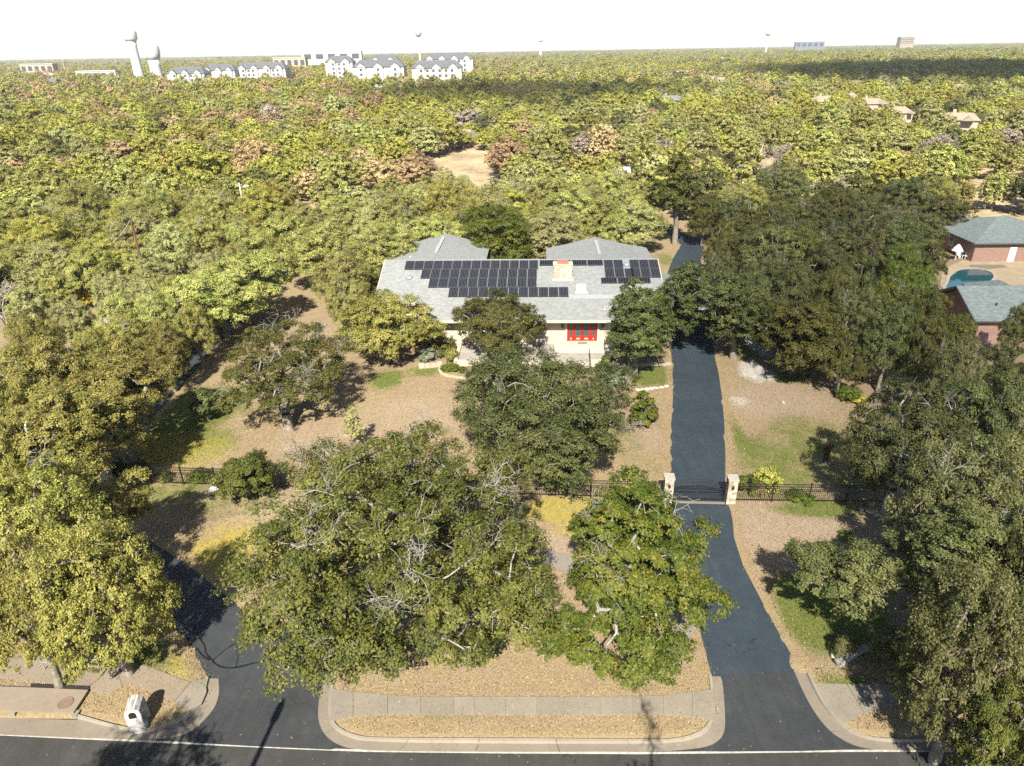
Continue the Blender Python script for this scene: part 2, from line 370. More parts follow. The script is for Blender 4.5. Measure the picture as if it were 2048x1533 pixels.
def ground_z(x, y):
    fx = np.clip(np.searchsorted(gx, x) - 1, 0, nx - 2); fy = np.clip(np.searchsorted(gy, y) - 1, 0, ny - 2)
    return float(zg.reshape(ny, nx)[fy, fx])

def asphalt(name, base, wear):
    k = NT(name); p = k.pos()
    big = k.noise(0.35, 5, 0.65, p); fine = k.noise(22, 3, 0.7, p); grit = k.noise(90, 2, 0.6, p)
    mpg = k.t.nodes.new('ShaderNodeMapping'); mpg.inputs['Scale'].default_value = (2.2, 0.16, 1); k.l(p, mpg.inputs['Vector'])
    streak = k.noise(1.0, 5, 0.7, mpg.outputs[0]); blot = k.noise(1.4, 6, 0.75, p)
    f_ = k.math('ADD', k.math('ADD', k.math('MULTIPLY', big, 0.30), k.math('MULTIPLY', fine, 0.25)), k.math('ADD', k.math('MULTIPLY', streak, 0.25), k.math('MULTIPLY', blot, 0.20)))
    c = k.ramp(f_, [(0.36, [x * (1 - wear * 1.3) for x in base]), (0.5, base), (0.64, [x * (1 + wear * 1.5) + .004 for x in base])])
    vo = k.t.nodes.new('ShaderNodeTexVoronoi'); vo.feature = 'DISTANCE_TO_EDGE'; vo.inputs['Scale'].default_value = 0.22
    wv = k.t.nodes.new('ShaderNodeVectorMath'); wv.operation = 'ADD'; k.l(p, wv.inputs[0])
    nn = k.t.nodes.new('ShaderNodeTexNoise'); nn.inputs['Scale'].default_value = 0.8; nn.inputs['Detail'].default_value = 4; k.l(p, nn.inputs['Vector']); 
    sc = k.t.nodes.new('ShaderNodeVectorMath'); sc.operation = 'SCALE'; sc.inputs['Scale'].default_value = 2.2; k.l(nn.outputs['Color'], sc.inputs[0]); k.l(sc.outputs[0], wv.inputs[1]); k.l(wv.outputs[0], vo.inputs['Vector'])
    crack = k.ramp(vo.outputs['Distance'], [(0.0, 1.0), (0.006, 0.0)])
    crack = k.math('MULTIPLY', crack, k.ramp(k.noise(0.15, 2, 0.5, p), [(0.52, 0.0), (0.56, 0.8)]))
    c = k.mix(crack, c, (0.012, 0.012, 0.014))
    return k.done(k.bsdf(c, 0.75, k.bump(grit, 0.25, 0.02), 0.35))
DRIVE_M = asphalt('driveway_sealcoat', (0.022,0.033,0.045), 0.20)
DRIVEL_M = asphalt('driveway_left_sealcoat', (0.030,0.034,0.038), 0.22)
ROAD_M = asphalt('street_asphalt', (0.034,0.034,0.032), 0.22)
def sheet(name, poly, z, mat, th=0.3, **kw):
    import bmesh
    bm = bmesh.new(); vs = [bm.verts.new((p[0], p[1], z)) for p in poly]; bm.faces.new(vs); bm.normal_update()
    if bm.faces[:][0].normal.z < 0: bmesh.ops.reverse_faces(bm, faces=bm.faces[:])
    bmesh.ops.triangulate(bm, faces=bm.faces[:])
    me = bpy.data.meshes.new(name); bm.to_mesh(me); bm.free(); me.materials.append(mat)
    return link(name, me, **kw)
sheet('road', ROAD, 0.0, ROAD_M, kind='structure', label='grey asphalt street along the bottom of the view')
sheet('driveway', RDRIVE, 0.006, DRIVE_M, kind='structure', label='dark blue-grey driveway passing through the iron gate')
sheet('driveway', LDRIVE, 0.006, DRIVEL_M, kind='structure', label='dark driveway entering from the street on the left')
sheet('driveway', LBACK, 0.011, DRIVEL_M, kind='structure', label='narrow upper driveway winding left of the house')

def concrete(name, col, var=0.16):
    k = NT(name); p = k.pos()
    f = k.math('ADD', k.math('MULTIPLY', k.noise(0.7, 5, 0.65, p), 0.55), k.math('MULTIPLY', k.noise(6, 5, 0.7, p), 0.45))
    oi = k.t.nodes.new('ShaderNodeObjectInfo')
    c = k.ramp(f, [(0.3, [x * (1 - var * 1.6) for x in col]), (0.5, col), (0.72, [x * (1 + var) for x in col])])
    c = k.mix(k.math('MULTIPLY', oi.outputs['Random'], 0.35), c, [x * 0.72 for x in col])
    return k.done(k.bsdf(c, 0.9, k.bump(k.noise(40, 3, 0.6, p), 0.3, 0.02), 0.1))
CONC = concrete('concrete', (0.195,0.175,0.145)); CONC_TAN = concrete('concrete_tan', (0.205,0.170,0.132)); GUTTER_M = concrete('gutter_concrete', (0.180,0.156,0.127))
KERB_M = concrete('kerb_concrete', (0.225,0.20,0.165))
FOOT_M = concrete('path_concrete', (0.19,0.17,0.15))
pts = ribbon(FOOT_C, 0.75)
fp = MB(); n = len(FOOT_C)
for i in range(n - 1):
    if True:
        a, b = pts[i], pts[i + 1]; d, c_ = pts[2 * n - 1 - i], pts[2 * n - 2 - i]
        fp.slab([(d[0], d[1], 0.13), (c_[0], c_[1], 0.13), (b[0], b[1], 0.13), (a[0], a[1], 0.13)], 0.2)
fp.build('path', FOOT_M, kind='structure', label='worn grey footpath under the two central trees')

# the older unsealed mouths of both driveways, and tar-sealed cracks
sheet('driveway_apron', GL([(1447,1352),(1586,1343),(1610,1398),(1638,1442),(1662,1468),(1700,1490),(1735,1499),(1600,1503),(1440,1504),(1380,1503),(1425,1494),(1449,1474),(1452,1442),(1447,1369)]), .0105, asphalt('apron_asphalt', (0.027,0.030,0.034), 0.28), kind='structure', label='older dark asphalt apron at the mouth of the gated driveway')
sheet('driveway_apron', GL([(437,1356),(640,1350),(634,1400),(633,1440),(650,1476),(684,1496),(660,1500),(500,1493),(380,1486),(362,1475),(386,1463),(409,1444),(432,1417),(440,1389)]), .0105, asphalt('left_apron_asphalt', (0.028,0.030,0.033), 0.26), kind='structure', label='older dark asphalt apron at the mouth of the left driveway')
TAR = plain('tar_seal', (0.008,0.008,0.009), .5, .2, 4)
for cp_, w_ in (([(388,1250),(398,1275),(411,1293),(413,1310),(426,1321),(432,1330),(448,1336),(470,1337),(500,1329),(540,1319),(566,1317)], .05), ([(426,1321),(450,1300),(476,1285),(500,1270),(535,1264)], .035), ([(395,1297),(405,1312),(420,1322)], .045), ([(470,1295),(478,1310),(472,1335)], .02)):
    q_ = resample(smooth_line(GL(cp_)), .25); q_ = q_ + rng.normal(size=q_.shape) * .012
    sheet('tar_seam', ribbon(q_, w_ * rng.uniform(.6, 1.2, len(q_))), .0125, TAR, kind='structure', label='black tar-sealed crack winding over the left driveway')
# white edge line on the street
ln = GL([(-300,1455),(0,1469.5),(350,1486),(700,1502),(1000,1505.5),(1300,1507),(1731,1502),(2048,1503),(2400,1500)])
WHITE_LINE = plain('road_paint', (0.33,0.325,0.30), 0.7, 0.4, 5.0)
sheet('edge_line', ribbon(resample(ln, 3), 0.05), 0.010, WHITE_LINE, kind='structure', label='white painted edge line along the street')

# kerbs with gutters: every cast length is a piece of its own
def kerb(outer_px, inner_px, label, joint=3.2):
    outer = resample(smooth_line(GL(outer_px)), 0.30); inner = resample(smooth_line(GL(inner_px)), 0.30)
    m = max(len(outer), len(inner)); 
    def rs(p):
        t = np.linspace(0, len(p) - 1, m); return np.stack([np.interp(t, np.arange(len(p)), p[:, k]) for k in range(2)], 1)
    outer, inner = rs(outer), rs(inner)
    d = inner - outer; d = d / (np.linalg.norm(d, axis=1)[:, None] + 1e-9); back = inner + d * 0.17
    root = bpy.data.objects.new('kerb', None); COL.objects.link(root); tag(root, label, None, None, 'structure')
    g = resample(np.column_stack([inner]), joint); nseg = max(1, len(g) - 1); cuts = np.linspace(0, m - 1, nseg + 1).astype(int)
    for a, b in zip(cuts[:-1], cuts[1:]):
        prof = []; 
        ids = list(range(a, b + 1)); V = []; Fc = []
        for j in ids:
            o, i_, k_ = outer[j], inner[j], back[j]
            if j == b and b != m - 1:                        # open joint
                t = 0.03 / (np.linalg.norm(inner[j] - inner[j - 1]) + 1e-6)
                o = o + (outer[j - 1] - o) * t; i_ = i_ + (inner[j - 1] - i_) * t; k_ = k_ + (back[j - 1] - k_) * t
            V += [(o[0], o[1], -0.1), (o[0], o[1], 0.022), (i_[0], i_[1], 0.03), (i_[0] + (k_[0]-i_[0]) * 0.22, i_[1] + (k_[1]-i_[1]) * 0.22, 0.155), (k_[0], k_[1], 0.165), (k_[0], k_[1], -0.1)]
        for j in range(len(ids) - 1):
            for s in range(5): Fc.append((j * 6 + s, j * 6 + s + 1, (j + 1) * 6 + s + 1, (j + 1) * 6 + s))
        Fc.append(tuple(range(5, -1, -1))); e = (len(ids) - 1) * 6; Fc.append(tuple(range(e, e + 6)))
        me = bpy.data.meshes.new('kerb_stone'); me.from_pydata(V, [], Fc); me.materials.append(KERB_M); me.materials.append(GUTTER_M)
        me.polygons.foreach_set('material_index', [1 if (j_ < (len(ids) - 1) * 5 and j_ % 5 == 1) else 0 for j_ in range(len(Fc))]); me.update()
        link('kerb_stone', me, root)
kerb([(655,1352),(640,1385),(634,1440),(651,1475),(685,1495),(743,1503.5),(1044,1505),(1300,1504),(1358,1501),(1420,1494),(1448,1474),(1451,1442),(1446,1369),(1441,1354)],
     [(668,1355),(656,1392),(655,1440),(668,1461),(699,1478),(743,1486),(1044,1489),(1300,1489),(1355,1487),(1402,1476),(1428,1452),(1431,1424),(1428,1380),(1424,1354)], 'concrete kerb and gutter round the middle verge')
kerb([(437,1358),(439,1389),(430,1417),(407,1443),(384,1462),(358,1474),(300,1481),(230,1478),(150,1474)],
     [(420,1358),(413,1387),(407,1409),(384,1433),(349,1450),(314,1463),(285,1466),(232,1459),(156,1439)], 'concrete kerb and gutter beside the stone mailbox')
kerb([(1588,1343),(1612,1398),(1640,1442),(1665,1468),(1702,1490),(1745,1500),(1810,1502),(1900,1503),(2060,1502),(2300,1500)],
     [(1612,1350),(1629,1387),(1651,1424),(1680,1453),(1713,1475),(1749,1484),(1811,1487),(1877,1485),(2048,1484),(2290,1480)], 'concrete kerb and gutter right of the gated driveway')

def slab_piece(name, poly_px, z, mat, parent, th=0.25, gap=0.012):
    p = GL(poly_px); c = p.mean(0); p = c + (p - c) * (1 - gap)
    if np.cross(p[1] - p[0], p[2] - p[1]) < 0: p = p[::-1]
    return MB().slab([(a[0], a[1], z) for a in p], th).build(name, mat, parent)
def walk(label, top, bot, xs, mat, z=0.165):
    root = bpy.data.objects.new('sidewalk', None); COL.objects.link(root); tag(root, label, None, None, 'structure')
    t = np.array(top, float); b = np.array(bot, float)
    for x0, x1 in zip(xs[:-1], xs[1:]):
        def at(l, x): return (x, float(np.interp(x, l[:, 0], l[:, 1])))
        slab_piece('paving_slab', [at(b, x0), at(b, x1), at(t, x1), at(t, x0)], z + random.uniform(-.004, .004), mat, root, gap=0.012)
walk('concrete sidewalk slabs across the middle verge', [(655,1380),(707,1388),(776,1395),(842,1398),(950,1398.5),(1200,1398.5),(1330,1396),(1430,1382)], [(655,1449),(680,1444),(707,1437),(776,1434),(950,1434),(1200,1434),(1330,1434),(1400,1440),(1430,1448)],
     [661,707,776,842,908,949,1011,1073,1135,1203,1265,1326,1384,1427], CONC)
r_ = bpy.data.objects.new('sidewalk', None); COL.objects.link(r_); tag(r_, 'concrete sidewalk slabs right of the gated driveway, half in tree shade', None, None, 'structure')
for pl in ([(1628,1371),(1692,1373),(1727,1432),(1684,1452),(1655,1424)], [(1692,1373),(1745,1374),(1778,1416),(1727,1432)], [(1745,1374),(1804,1375),(1832,1407),(1778,1416)], [(1804,1375),(1870,1376),(1900,1404),(1832,1407)], [(1870,1376),(1940,1378),(1975,1402),(1900,1404)]):
    slab_piece('paving_slab', pl, 0.165, CONC, r_)
l_ = bpy.data.objects.new('sidewalk', None); COL.objects.link(l_); tag(l_, 'wide pinkish concrete sidewalk slabs behind the mailbox', None, None, 'structure')
for pl, mt in (([(411,1362),(415,1388),(405,1412),(388,1425),(372,1430),(362,1421),(350,1410),(383,1369)], CONC), ([(383,1369),(350,1410),(300,1385),(262,1372),(246,1378),(238,1352),(300,1338),(345,1356)], CONC_TAN), ([(238,1352),(246,1378),(222,1394),(183,1386),(180,1380),(207,1357),(222,1336),(260,1330),(300,1338)], CONC_TAN), ([(222,1336),(207,1357),(180,1378),(120,1372),(60,1366),(0,1360),(0,1318),(100,1322)], CONC_TAN), ([(0,1318),(0,1360),(-120,1350),(-120,1312)], CONC_TAN)):
    slab_piece('paving_slab', pl, 0.165, mt, l_)

# storm inlet: a thick slab on low walls with dark blocks painted as the shade in its slots, and its manhole cover
inl = empty('storm_inlet', (*G(75, 1437)[:2], 0), 'concrete storm drain inlet with two long slots and a round lid', 'storm drain')
ix, iy = G(75, 1437)[:2]
def rel(px, py, z): g = G(px, py); return (g[0] - ix, g[1] - iy, z)
SLOT_SHADE = plain('slot_shade_dark', (0.02,0.018,0.016), 0.9, 0.1)
MB().slab([rel(-120,1426,.30), rel(151,1434,.30), rel(180,1389,.30), rel(64,1384,.30), rel(-120,1377,.30)], 0.09).build('top_slab', CONC_TAN, inl)
for a, b in (((-120,1432),(-60,1433)), ((19,1434),(31,1435)), ((146,1438),(156,1438))):
    p0, p1 = rel(*a, 0), rel(*b, 0); MB().box(p0[0], p1[0], p0[1] - 0.02, p0[1] + 0.30, -0.05, 0.21).build('slot_pier', CONC, inl)
p0, p1 = rel(-120,1425,0), rel(150,1430,0)
MB().slab([rel(-120,1422,.20), rel(150,1428,.20), rel(150,1424,.20), rel(-120,1418,.20)], 0.25).build('slot_mouth_shade', SLOT_SHADE, inl)
MB().slab([rel(64,1381.5,.22), rel(181,1386,.22), rel(181,1379,.22), rel(64,1374,.22)], 0.3).build('rear_slot_shade', SLOT_SHADE, inl)  # solid dark strip painted for the shadow gap behind the slab
mh = G(131,1407,.30); lid = MB().lathe([(0.33, 0.0), (0.33, 0.03), (0.27, 0.03), (0.26, 0.022), (0.05, 0.022), (0.04, 0.032), (0.0, 0.032)], 24)
lid.build('manhole_cover', plain('rusty_iron', (0.19,0.13,0.10), 0.8, 0.3, 12, metal=0.3), None, loc=(mh[0], mh[1], 0.301), label='round rusty manhole cover on the storm inlet slab', cat='manhole cover')
sheet('gutter_apron', GL([(-300,1455.5),(0,1470),(155,1476.5),(230,1479),(232,1458),(156,1441),(0,1436),(-300,1427)]), 0.014, GUTTER_M, kind='structure', label='pale concrete gutter apron before the storm inlet')
# ---------------------------------------------------------------- trees
def unit(v): return v / (np.linalg.norm(v, axis=-1, keepdims=True) + 1e-9)
def leaves_mesh(name, C, out, size, rg, width=0.75, up=0.50, rnd=0.42, tint=None, mats=()):
    """one small rhombic leaf per point in C, facing roughly along out"""
    n = len(C)
    nrm = unit(out * 0.95 + np.array([0, 0, up]) + rg.normal(size=(n, 3)) * rnd)
    a = unit(np.cross(nrm, rg.normal(size=(n, 3)))); b = np.cross(nrm, a)
    L = size * rg.uniform(0.65, 1.35, n)[:, None]
    k = rg.uniform(-.25, .25, n)[:, None]
    v = np.stack([C - a * L * 0.5 + b * L * k, C + a * L * 0.28 + b * L * width * 0.62, C + a * L * 0.42 - b * L * width * 0.62], 1).reshape(-1, 3)
    f = np.arange(3 * n).reshape(n, 3)
    t = rg.uniform(0, 1, n) if tint is None else tint
    return np_mesh(name, v, f, mats, {'tint': np.repeat(t, 3)})

def tubes(paths, sides=5):
    """paths: list of (pts (k,3), radii (k,)) -> verts, quads"""
    V = []; Fq = []; base = 0
    ang = np.arange(sides) * 2 * np.pi / sides; ca, sa = np.cos(ang), np.sin(ang)
    for p, r in paths:
        p = np.asarray(p, float); r = np.asarray(r, float); k = len(p)
        d = np.empty_like(p); d[1:-1] = p[2:] - p[:-2]; d[0] = p[1] - p[0]; d[-1] = p[-1] - p[-2]; d = unit(d)
        ref = np.where(np.abs(d[:, 2:3]) > 0.9, np.array([[1., 0, 0]]), np.array([[0, 0, 1.]]))
        a = unit(np.cross(d, ref)); b = np.cross(d, a)
        ring = p[:, None] + (a[:, None] * ca[None, :, None] + b[:, None] * sa[None, :, None]) * r[:, None, None]
        V.append(ring.reshape(-1, 3))
        i = np.arange(k - 1)[:, None] * sides; j = np.arange(sides)[None]; j2 = (j + 1) % sides
        Fq.append(np.stack([i + j, i + j2, i + sides + j2, i + sides + j], -1).reshape(-1, 4) + base); base += k * sides
    return np.vstack(V), np.vstack(Fq)

def make_tree(name, seed, R, h, n_clump, clump_r, n_leaf, leaf, shape='dome', trunk_h=None, trunk_r=None, lean=(0, 0), open_=0.0, dead=0, low=0.30, width=0.75, squash=0.68, stems=1, spray=26, hollow=0.42, lobed=.36, twig=(.014, .03), lobes=()):
    """crown of leafy sprays on a limb skeleton; returns (trunk mesh, crown mesh, dead-twig mesh or None)"""
    rg = np.random.default_rng(seed)
    th = trunk_h if trunk_h else h * 0.28
    tr = trunk_r if trunk_r else 0.045 * R + 0.03 * h * 0.5
    lob = rg.uniform(1 - lobed, 1.15, 9); lobz = rg.uniform(0.85, 1.1, 9)
    z0 = h * (0.50 if shape != 'cone' else 0.30); zl = h * low
    PA_ = np.zeros((1200, 3)); pts = []; tries = 0; mind = clump_r * (1.12 + open_ * 0.45); n_clump = int(n_clump * 1.6)
    while len(pts) < n_clump and tries < 5000:
        tries += 1
        d = unit(rg.normal(size=3)); f = rg.uniform(hollow ** 3, 1) ** (1 / 3.)
        az = (math.atan2(d[1], d[0]) / (2 * math.pi) * 9) % 9; i0 = int(az) % 9; w = az - int(az); m = lob[i0] * (1 - w) + lob[(i0 + 1) % 9] * w
        mz = lobz[i0] * (1 - w) + lobz[(i0 + 1) % 9] * w
        if shape == 'cone':
            t = rg.uniform(0, 1) ** 1.35; zz = zl + (h - clump_r * .5 - zl) * t; rr = R * (1 - t) ** 0.75 * m * math.sqrt(rg.uniform(0.25, 1)); a_ = rg.uniform(0, 2 * math.pi)
            p = np.array([rr * math.cos(a_), rr * math.sin(a_), zz])
        else:
            p = np.array([d[0] * (R - clump_r * .6) * f * m, d[1] * (R - clump_r * .6) * f * m, z0 + d[2] * f * mz * ((h - clump_r * .5 - z0) if d[2] > 0 else (z0 - zl))])
            if d[2] < -0.2 and math.hypot(p[0], p[1]) < R * 0.5: continue
        p[:2] += np.array(lean) * (p[2] / h)
        if not pts or ((PA_[:len(pts)] - p) ** 2).sum(1).min() > mind * mind: PA_[len(pts)] = p; pts.append(p)
    for lx, ly, lz, lr in lobes:                                      # outlying boughs of the same crown
        nl_, tr_ = int(5 + 2.6 * (lr / clump_r) ** 2), 0
        while nl_ > 0 and tr_ < 500 and len(pts) < 1190:
            tr_ += 1; d = unit(rg.normal(size=3)); f = rg.uniform(.25, 1) ** .5
            p = np.array([lx, ly, lz]) + d * np.array([1, 1, .55]) * max(.2, lr - clump_r * .6) * f
            if ((PA_[:len(pts)] - p) ** 2).sum(1).min() > mind * mind * .8: PA_[len(pts)] = p; pts.append(p); nl_ -= 1
    P = np.array(pts); N = len(P)
    # skeleton
    fork = np.array([lean[0] * th / h, lean[1] * th / h, th])
    nodes = [np.array([0., 0, -0.15]), np.array([lean[0] * .15 * th / h + rg.normal() * .05, rg.normal() * .05, th * 0.5]), fork]; par = [-1, 0, 1]
    if stems > 1: 
        nodes = [np.array([0., 0, -0.15]), np.array([0., 0, 0.25])]; par = [-1, 0]
        for s in range(stems):
            a_ = 2 * math.pi * s / stems + rg.uniform(-.5, .5); q1 = np.array([math.cos(a_) * R * .12, math.sin(a_) * R * .12, th * 0.6]); q2 = np.array([math.cos(a_) * R * .25, math.sin(a_) * R * .25, th * 1.2])
            nodes += [q1, q2]; par += [1, len(nodes) - 2]
    nl = 6
    a0 = rg.uniform(0, 6.28)
    for k in range(nl):
        a_ = a0 + 2 * math.pi * k / nl + rg.uniform(-.35, .35); rr = R * rg.uniform(.30, .5); 
        if shape == 'cone': rr *= 0.4
        src = 2 if stems == 1 else 3 + 2 * (k % stems)
        e = np.array([fork[0] + rr * math.cos(a_), fork[1] + rr * math.sin(a_), h * rg.uniform(.42, .62)])
        mid = nodes[src] * .5 + e * .5 + np.array([rg.normal() * .05 * R, rg.normal() * .05 * R, rg.uniform(-.05, .02) * h])
        nodes += [mid, e]; par += [src, len(nodes) - 2]
    order = np.argsort(np.linalg.norm(P - fork, axis=1)); ends = []; NA_ = np.zeros((len(nodes) + 2 * N + 4, 3)); NA_[:len(nodes)] = nodes
    for i in order:
        A = NA_[2:len(nodes)]; dd = np.linalg.norm(A - P[i], axis=1) + 0.25 * np.linalg.norm(A - fork, axis=1); j = int(np.argmin(dd)) + 2
        s = nodes[j]; mid = s * .5 + P[i] * .5 + rg.normal(size=3) * 0.10 * np.linalg.norm(P[i] - s) - np.array([0, 0, 0.05 * np.linalg.norm(P[i] - s)])
        nodes += [mid, P[i] - np.array([0, 0, clump_r * .15])]; NA_[len(nodes) - 2:len(nodes)] = nodes[-2:]; par += [j, len(nodes) - 2]; ends.append(len(nodes) - 1)
    cnt = np.zeros(len(nodes)); cnt[ends] = 1
    for i in range(len(nodes) - 1, 0, -1): cnt[par[i]] += cnt[i]
    cnt = np.maximum(cnt, 0.5); rad = np.maximum(tr * (cnt / cnt[0]) ** 0.48, 0.018 + 0.002 * R)
    rad[0] = tr * 1.45
    kids = {}
    for i in range(1, len(nodes)): kids.setdefault(par[i], []).append(i)
    paths = []
    for i in range(1, len(nodes)):
        p = par[i]; r0 = min(rad[p], rad[i] * 1.35) if p > 1 else rad[p]
        paths.append((np.array([nodes[p], nodes[i]]), np.array([r0, rad[i]])))
    # twigs inside the sprays
    for i in range(N):
        for _ in range(3):
            d = unit(rg.normal(size=3) + np.array([0, 0, .4])); L = clump_r * rg.uniform(.5, .95)
            paths.append((np.array([P[i] - [0, 0, clump_r * .15], P[i] + d * L]), np.array([0.022, 0.008])))
    V, Fq = tubes(paths, 5)
    tm = np_mesh(name + '_trunk', V, Fq, [BARK], None, True)
    # leaves: clump > sprays > leaves
    cen = np.array([lean[0] * .5, lean[1] * .5, z0 * .9])
    per = max(1, int(n_leaf) // (N * spray))
    cr = clump_r * rg.uniform(0.72, 1.28, N)
    axis = unit(unit(P - cen) * .45 + np.array([0, 0, .85]))                       # every bough domes up and outwards
    sub = unit(rg.normal(size=(N, spray, 3)) + axis[:, None] * 1.15)
    S = P[:, None] + (sub * (cr[:, None] * rg.uniform(.55, 1.08, (N, spray)) ** .8)[..., None] - axis[:, None] * cr[:, None, None] * .25) * np.array([1, 1, squash])
    Lp = S[:, :, None] + rg.normal(size=(N, spray, per, 3)) * (cr * .125)[:, None, None, None] * np.array([1, 1, .65])
    out = unit((Lp - (P - axis * cr[:, None] * .3)[:, None, None]) + unit(Lp - cen) * cr[:, None, None, None] * 0.2)
    ct = rg.uniform(-.18, .18, N)[:, None, None] + rg.uniform(-.2, .2, (N, spray))[..., None]
    tint = np.clip(rg.normal(.50, .20, (N, spray, per)) + ct, 0, 0.999)
    cm = leaves_mesh(name + '_crown', Lp.reshape(-1, 3), out.reshape(-1, 3), leaf, rg, width=width, tint=tint.ravel())
    dm = None
    if dead:
        dp = []
        top = np.argsort(-(P[:, 2] + rg.normal(size=N) * h * .12))[:max(4, int(N * .7))]
        sites = top[rg.integers(len(top), size=max(3, dead // 6))]
        for _ in range(dead):
            i = sites[rg.integers(len(sites))]; p = P[i] + rg.normal(size=3) * clump_r * .22 + axis[i] * clump_r * .35; d = unit(axis[i] * .9 + rg.normal(size=3) * .55)
            L = clump_r * rg.uniform(.7, 1.7); pp = [p]; n_ = 4
            for s in range(n_): 
                d = unit(d + rg.normal(size=3) * .33); pp.append(pp[-1] + d * L / n_)
            r0 = rg.uniform(*twig); dp.append((np.array(pp), np.linspace(r0, .008, n_ + 1)))
            for s in range(1, n_):
                for _b in range(rg.integers(1, 3)):
                    d2 = unit(d + rg.normal(size=3) * .8); q0 = pp[s]; q1 = q0 + d2 * L * .22; q2 = q1 + unit(d2 + rg.normal(size=3) * .4) * L * .18
                    dp.append((np.array([q0, q1, q2]), np.array([r0 * .6, r0 * .4, .006])))
        V, Fq = tubes(dp, 4); dm = np_mesh(name + '_dead', V, Fq, [DEADWOOD], None, True)
    return tm, cm, dm

def bare_tree(name, seed, R, h, n=420, mat=None):
    """leafless brush: many thin grey twigs"""
    rg = np.random.default_rng(seed); paths = []
    base = [np.array([rg.normal() * .1, rg.normal() * .1, -0.1]) for _ in range(5)]
    tips = []
    for b in base:
        d = unit(np.array([rg.normal() * .5, rg.normal() * .5, 1.])); pp = [b]
        for s in range(5): d = unit(d + rg.normal(size=3) * .22); pp.append(pp[-1] + d * h * .15)
        paths.append((np.array(pp), np.linspace(.10, .04, 6))); tips += pp[2:]
    T = list(tips)
    for i in range(n):
        s = T[rg.integers(len(T))]; c = np.array([s[0] * 1.2, s[1] * 1.2, h * .5]); 
        d = unit(unit(s - np.array([0, 0, h * .25])) * .9 + rg.normal(size=3) * .7); L = rg.uniform(.14, .3) * R
        m1 = s + d * L * .5; e = m1 + unit(d + rg.normal(size=3) * .4) * L * .5
        if math.hypot(e[0], e[1]) > R or e[2] > h or e[2] < .2: continue
        paths.append((np.array([s, m1, e]), np.array([.022, .016, .009]) * (1 + R * .12)))
        T.append(e); T.append(m1)
    V, Fq = tubes(paths, 3)
    return np_mesh(name, V, Fq, [mat or BARK_GREY], None, True)

TREES = []          # (x, y, R) of everything placed
def set_mat(o, m):
    o.data = o.data
    if len(o.data.materials) == 0: o.data.materials.append(m)
    o.material_slots[0].link = 'OBJECT'; o.material_slots[0].material = m
KINDNAME = {'olive': 'oak_tree', 'green': 'oak_tree', 'dark': 'oak_tree', 'bright': 'broadleaf_tree', 'lime': 'juniper_tree', 'pale': 'oak_tree', 'sage': 'oak_tree', 'rust': 'autumn_tree', 'yellow': 'autumn_tree', 'grey': 'bare_tree', 'silver': 'shrub', 'cedar': 'juniper_tree'}
def place_tree(meshes, loc, scale, rz, leaf, label, name=None, cat='tree', group=None, bark=None):
    tm, cm, dm = meshes
    o = empty(name or KINDNAME[leaf], loc, label, cat, group, rz)
    o.scale = scale
    if tm is not None:
        t = link('trunk', tm, o)
        if bark: set_mat(t, bark)
    if cm is not None:
        c = link('crown', cm, o)
        if leaf in LEAF: set_mat(c, LEAF[leaf])
    if dm is not None: link('dead_branches', dm, o, label='bare pale grey lichen-covered twigs', kind='stuff')
    TREES.append((loc[0], loc[1], scale[0])); return o
def crown_place(cx, cy, rx, h, zc=0.58):
    g = G(cx, cy, zc * h); _, _, f = proj(*g)
    return g[0], g[1], rx * f / F_PX

# shapes shared by the ordinary near trees (scaled per tree)
PROTO = [make_tree('oak_a', 11, 5.0, 8.0, 60, 1.10, 58000, .125, lean=(.5, .2), dead=10), make_tree('oak_b', 12, 5.0, 7.8, 56, 1.20, 56000, .125, lean=(-.8, .3), open_=.15, lobed=.45),
         make_tree('oak_c', 13, 5.0, 8.4, 70, 1.00, 60000, .12, low=.2, dead=12), make_tree('oak_d', 14, 5.0, 8.0, 50, 1.15, 50000, .125, open_=.35, lean=(.6, -.6), dead=24, lobed=.48),
         make_tree('oak_e', 15, 5.0, 8.0, 64, 1.05, 58000, .12, low=.15, lobed=.45), make_tree('oak_f', 16, 5.0, 8.2, 58, 1.25, 58000, .125, low=.22, open_=.1, lobed=.4, dead=8)]
PR, PH = 5.0, 8.0
# heroes, each with a shape of its own: crown centre in view, radius in view, height, kind
SHARED = [0]
def hero(cx, cy, rx, h, tone, label, seed, base=None, name=None, group=None, bark=None, reach=.45, share=None, boughs=(), **kw):
    x, y, R = crown_place(cx, cy, rx, h)
    if base is not None:
        b = G(*base); lean = (x - b[0], y - b[1]); x, y = b[0], b[1]
        L = math.hypot(*lean); mx = R * reach
        if L > mx: lean = (lean[0] * mx / L, lean[1] * mx / L)
        kw['lean'] = (lean[0] * 1.5, lean[1] * 1.5)
    if share is not None:
        return place_tree(PROTO[share], (x, y, max(0, ground_z(x, y)) - .02), (R / PR, R / PR, h / PH), seed * 1.7, tone, label, name, group=group, bark=bark)
    lb = []
    for bx, by, br, bz in boughs:
        g = G(bx, by, bz); lb.append((g[0] - x, g[1] - y, bz, br * proj(*g)[2] / F_PX))
    m = make_tree('hero%d' % seed, seed, R, h, lobes=lb, **kw)
    return place_tree(m, (x, y, max(0, ground_z(x, y)) - .02), (1, 1, 1), 0, tone, label, name, group=group, bark=bark)

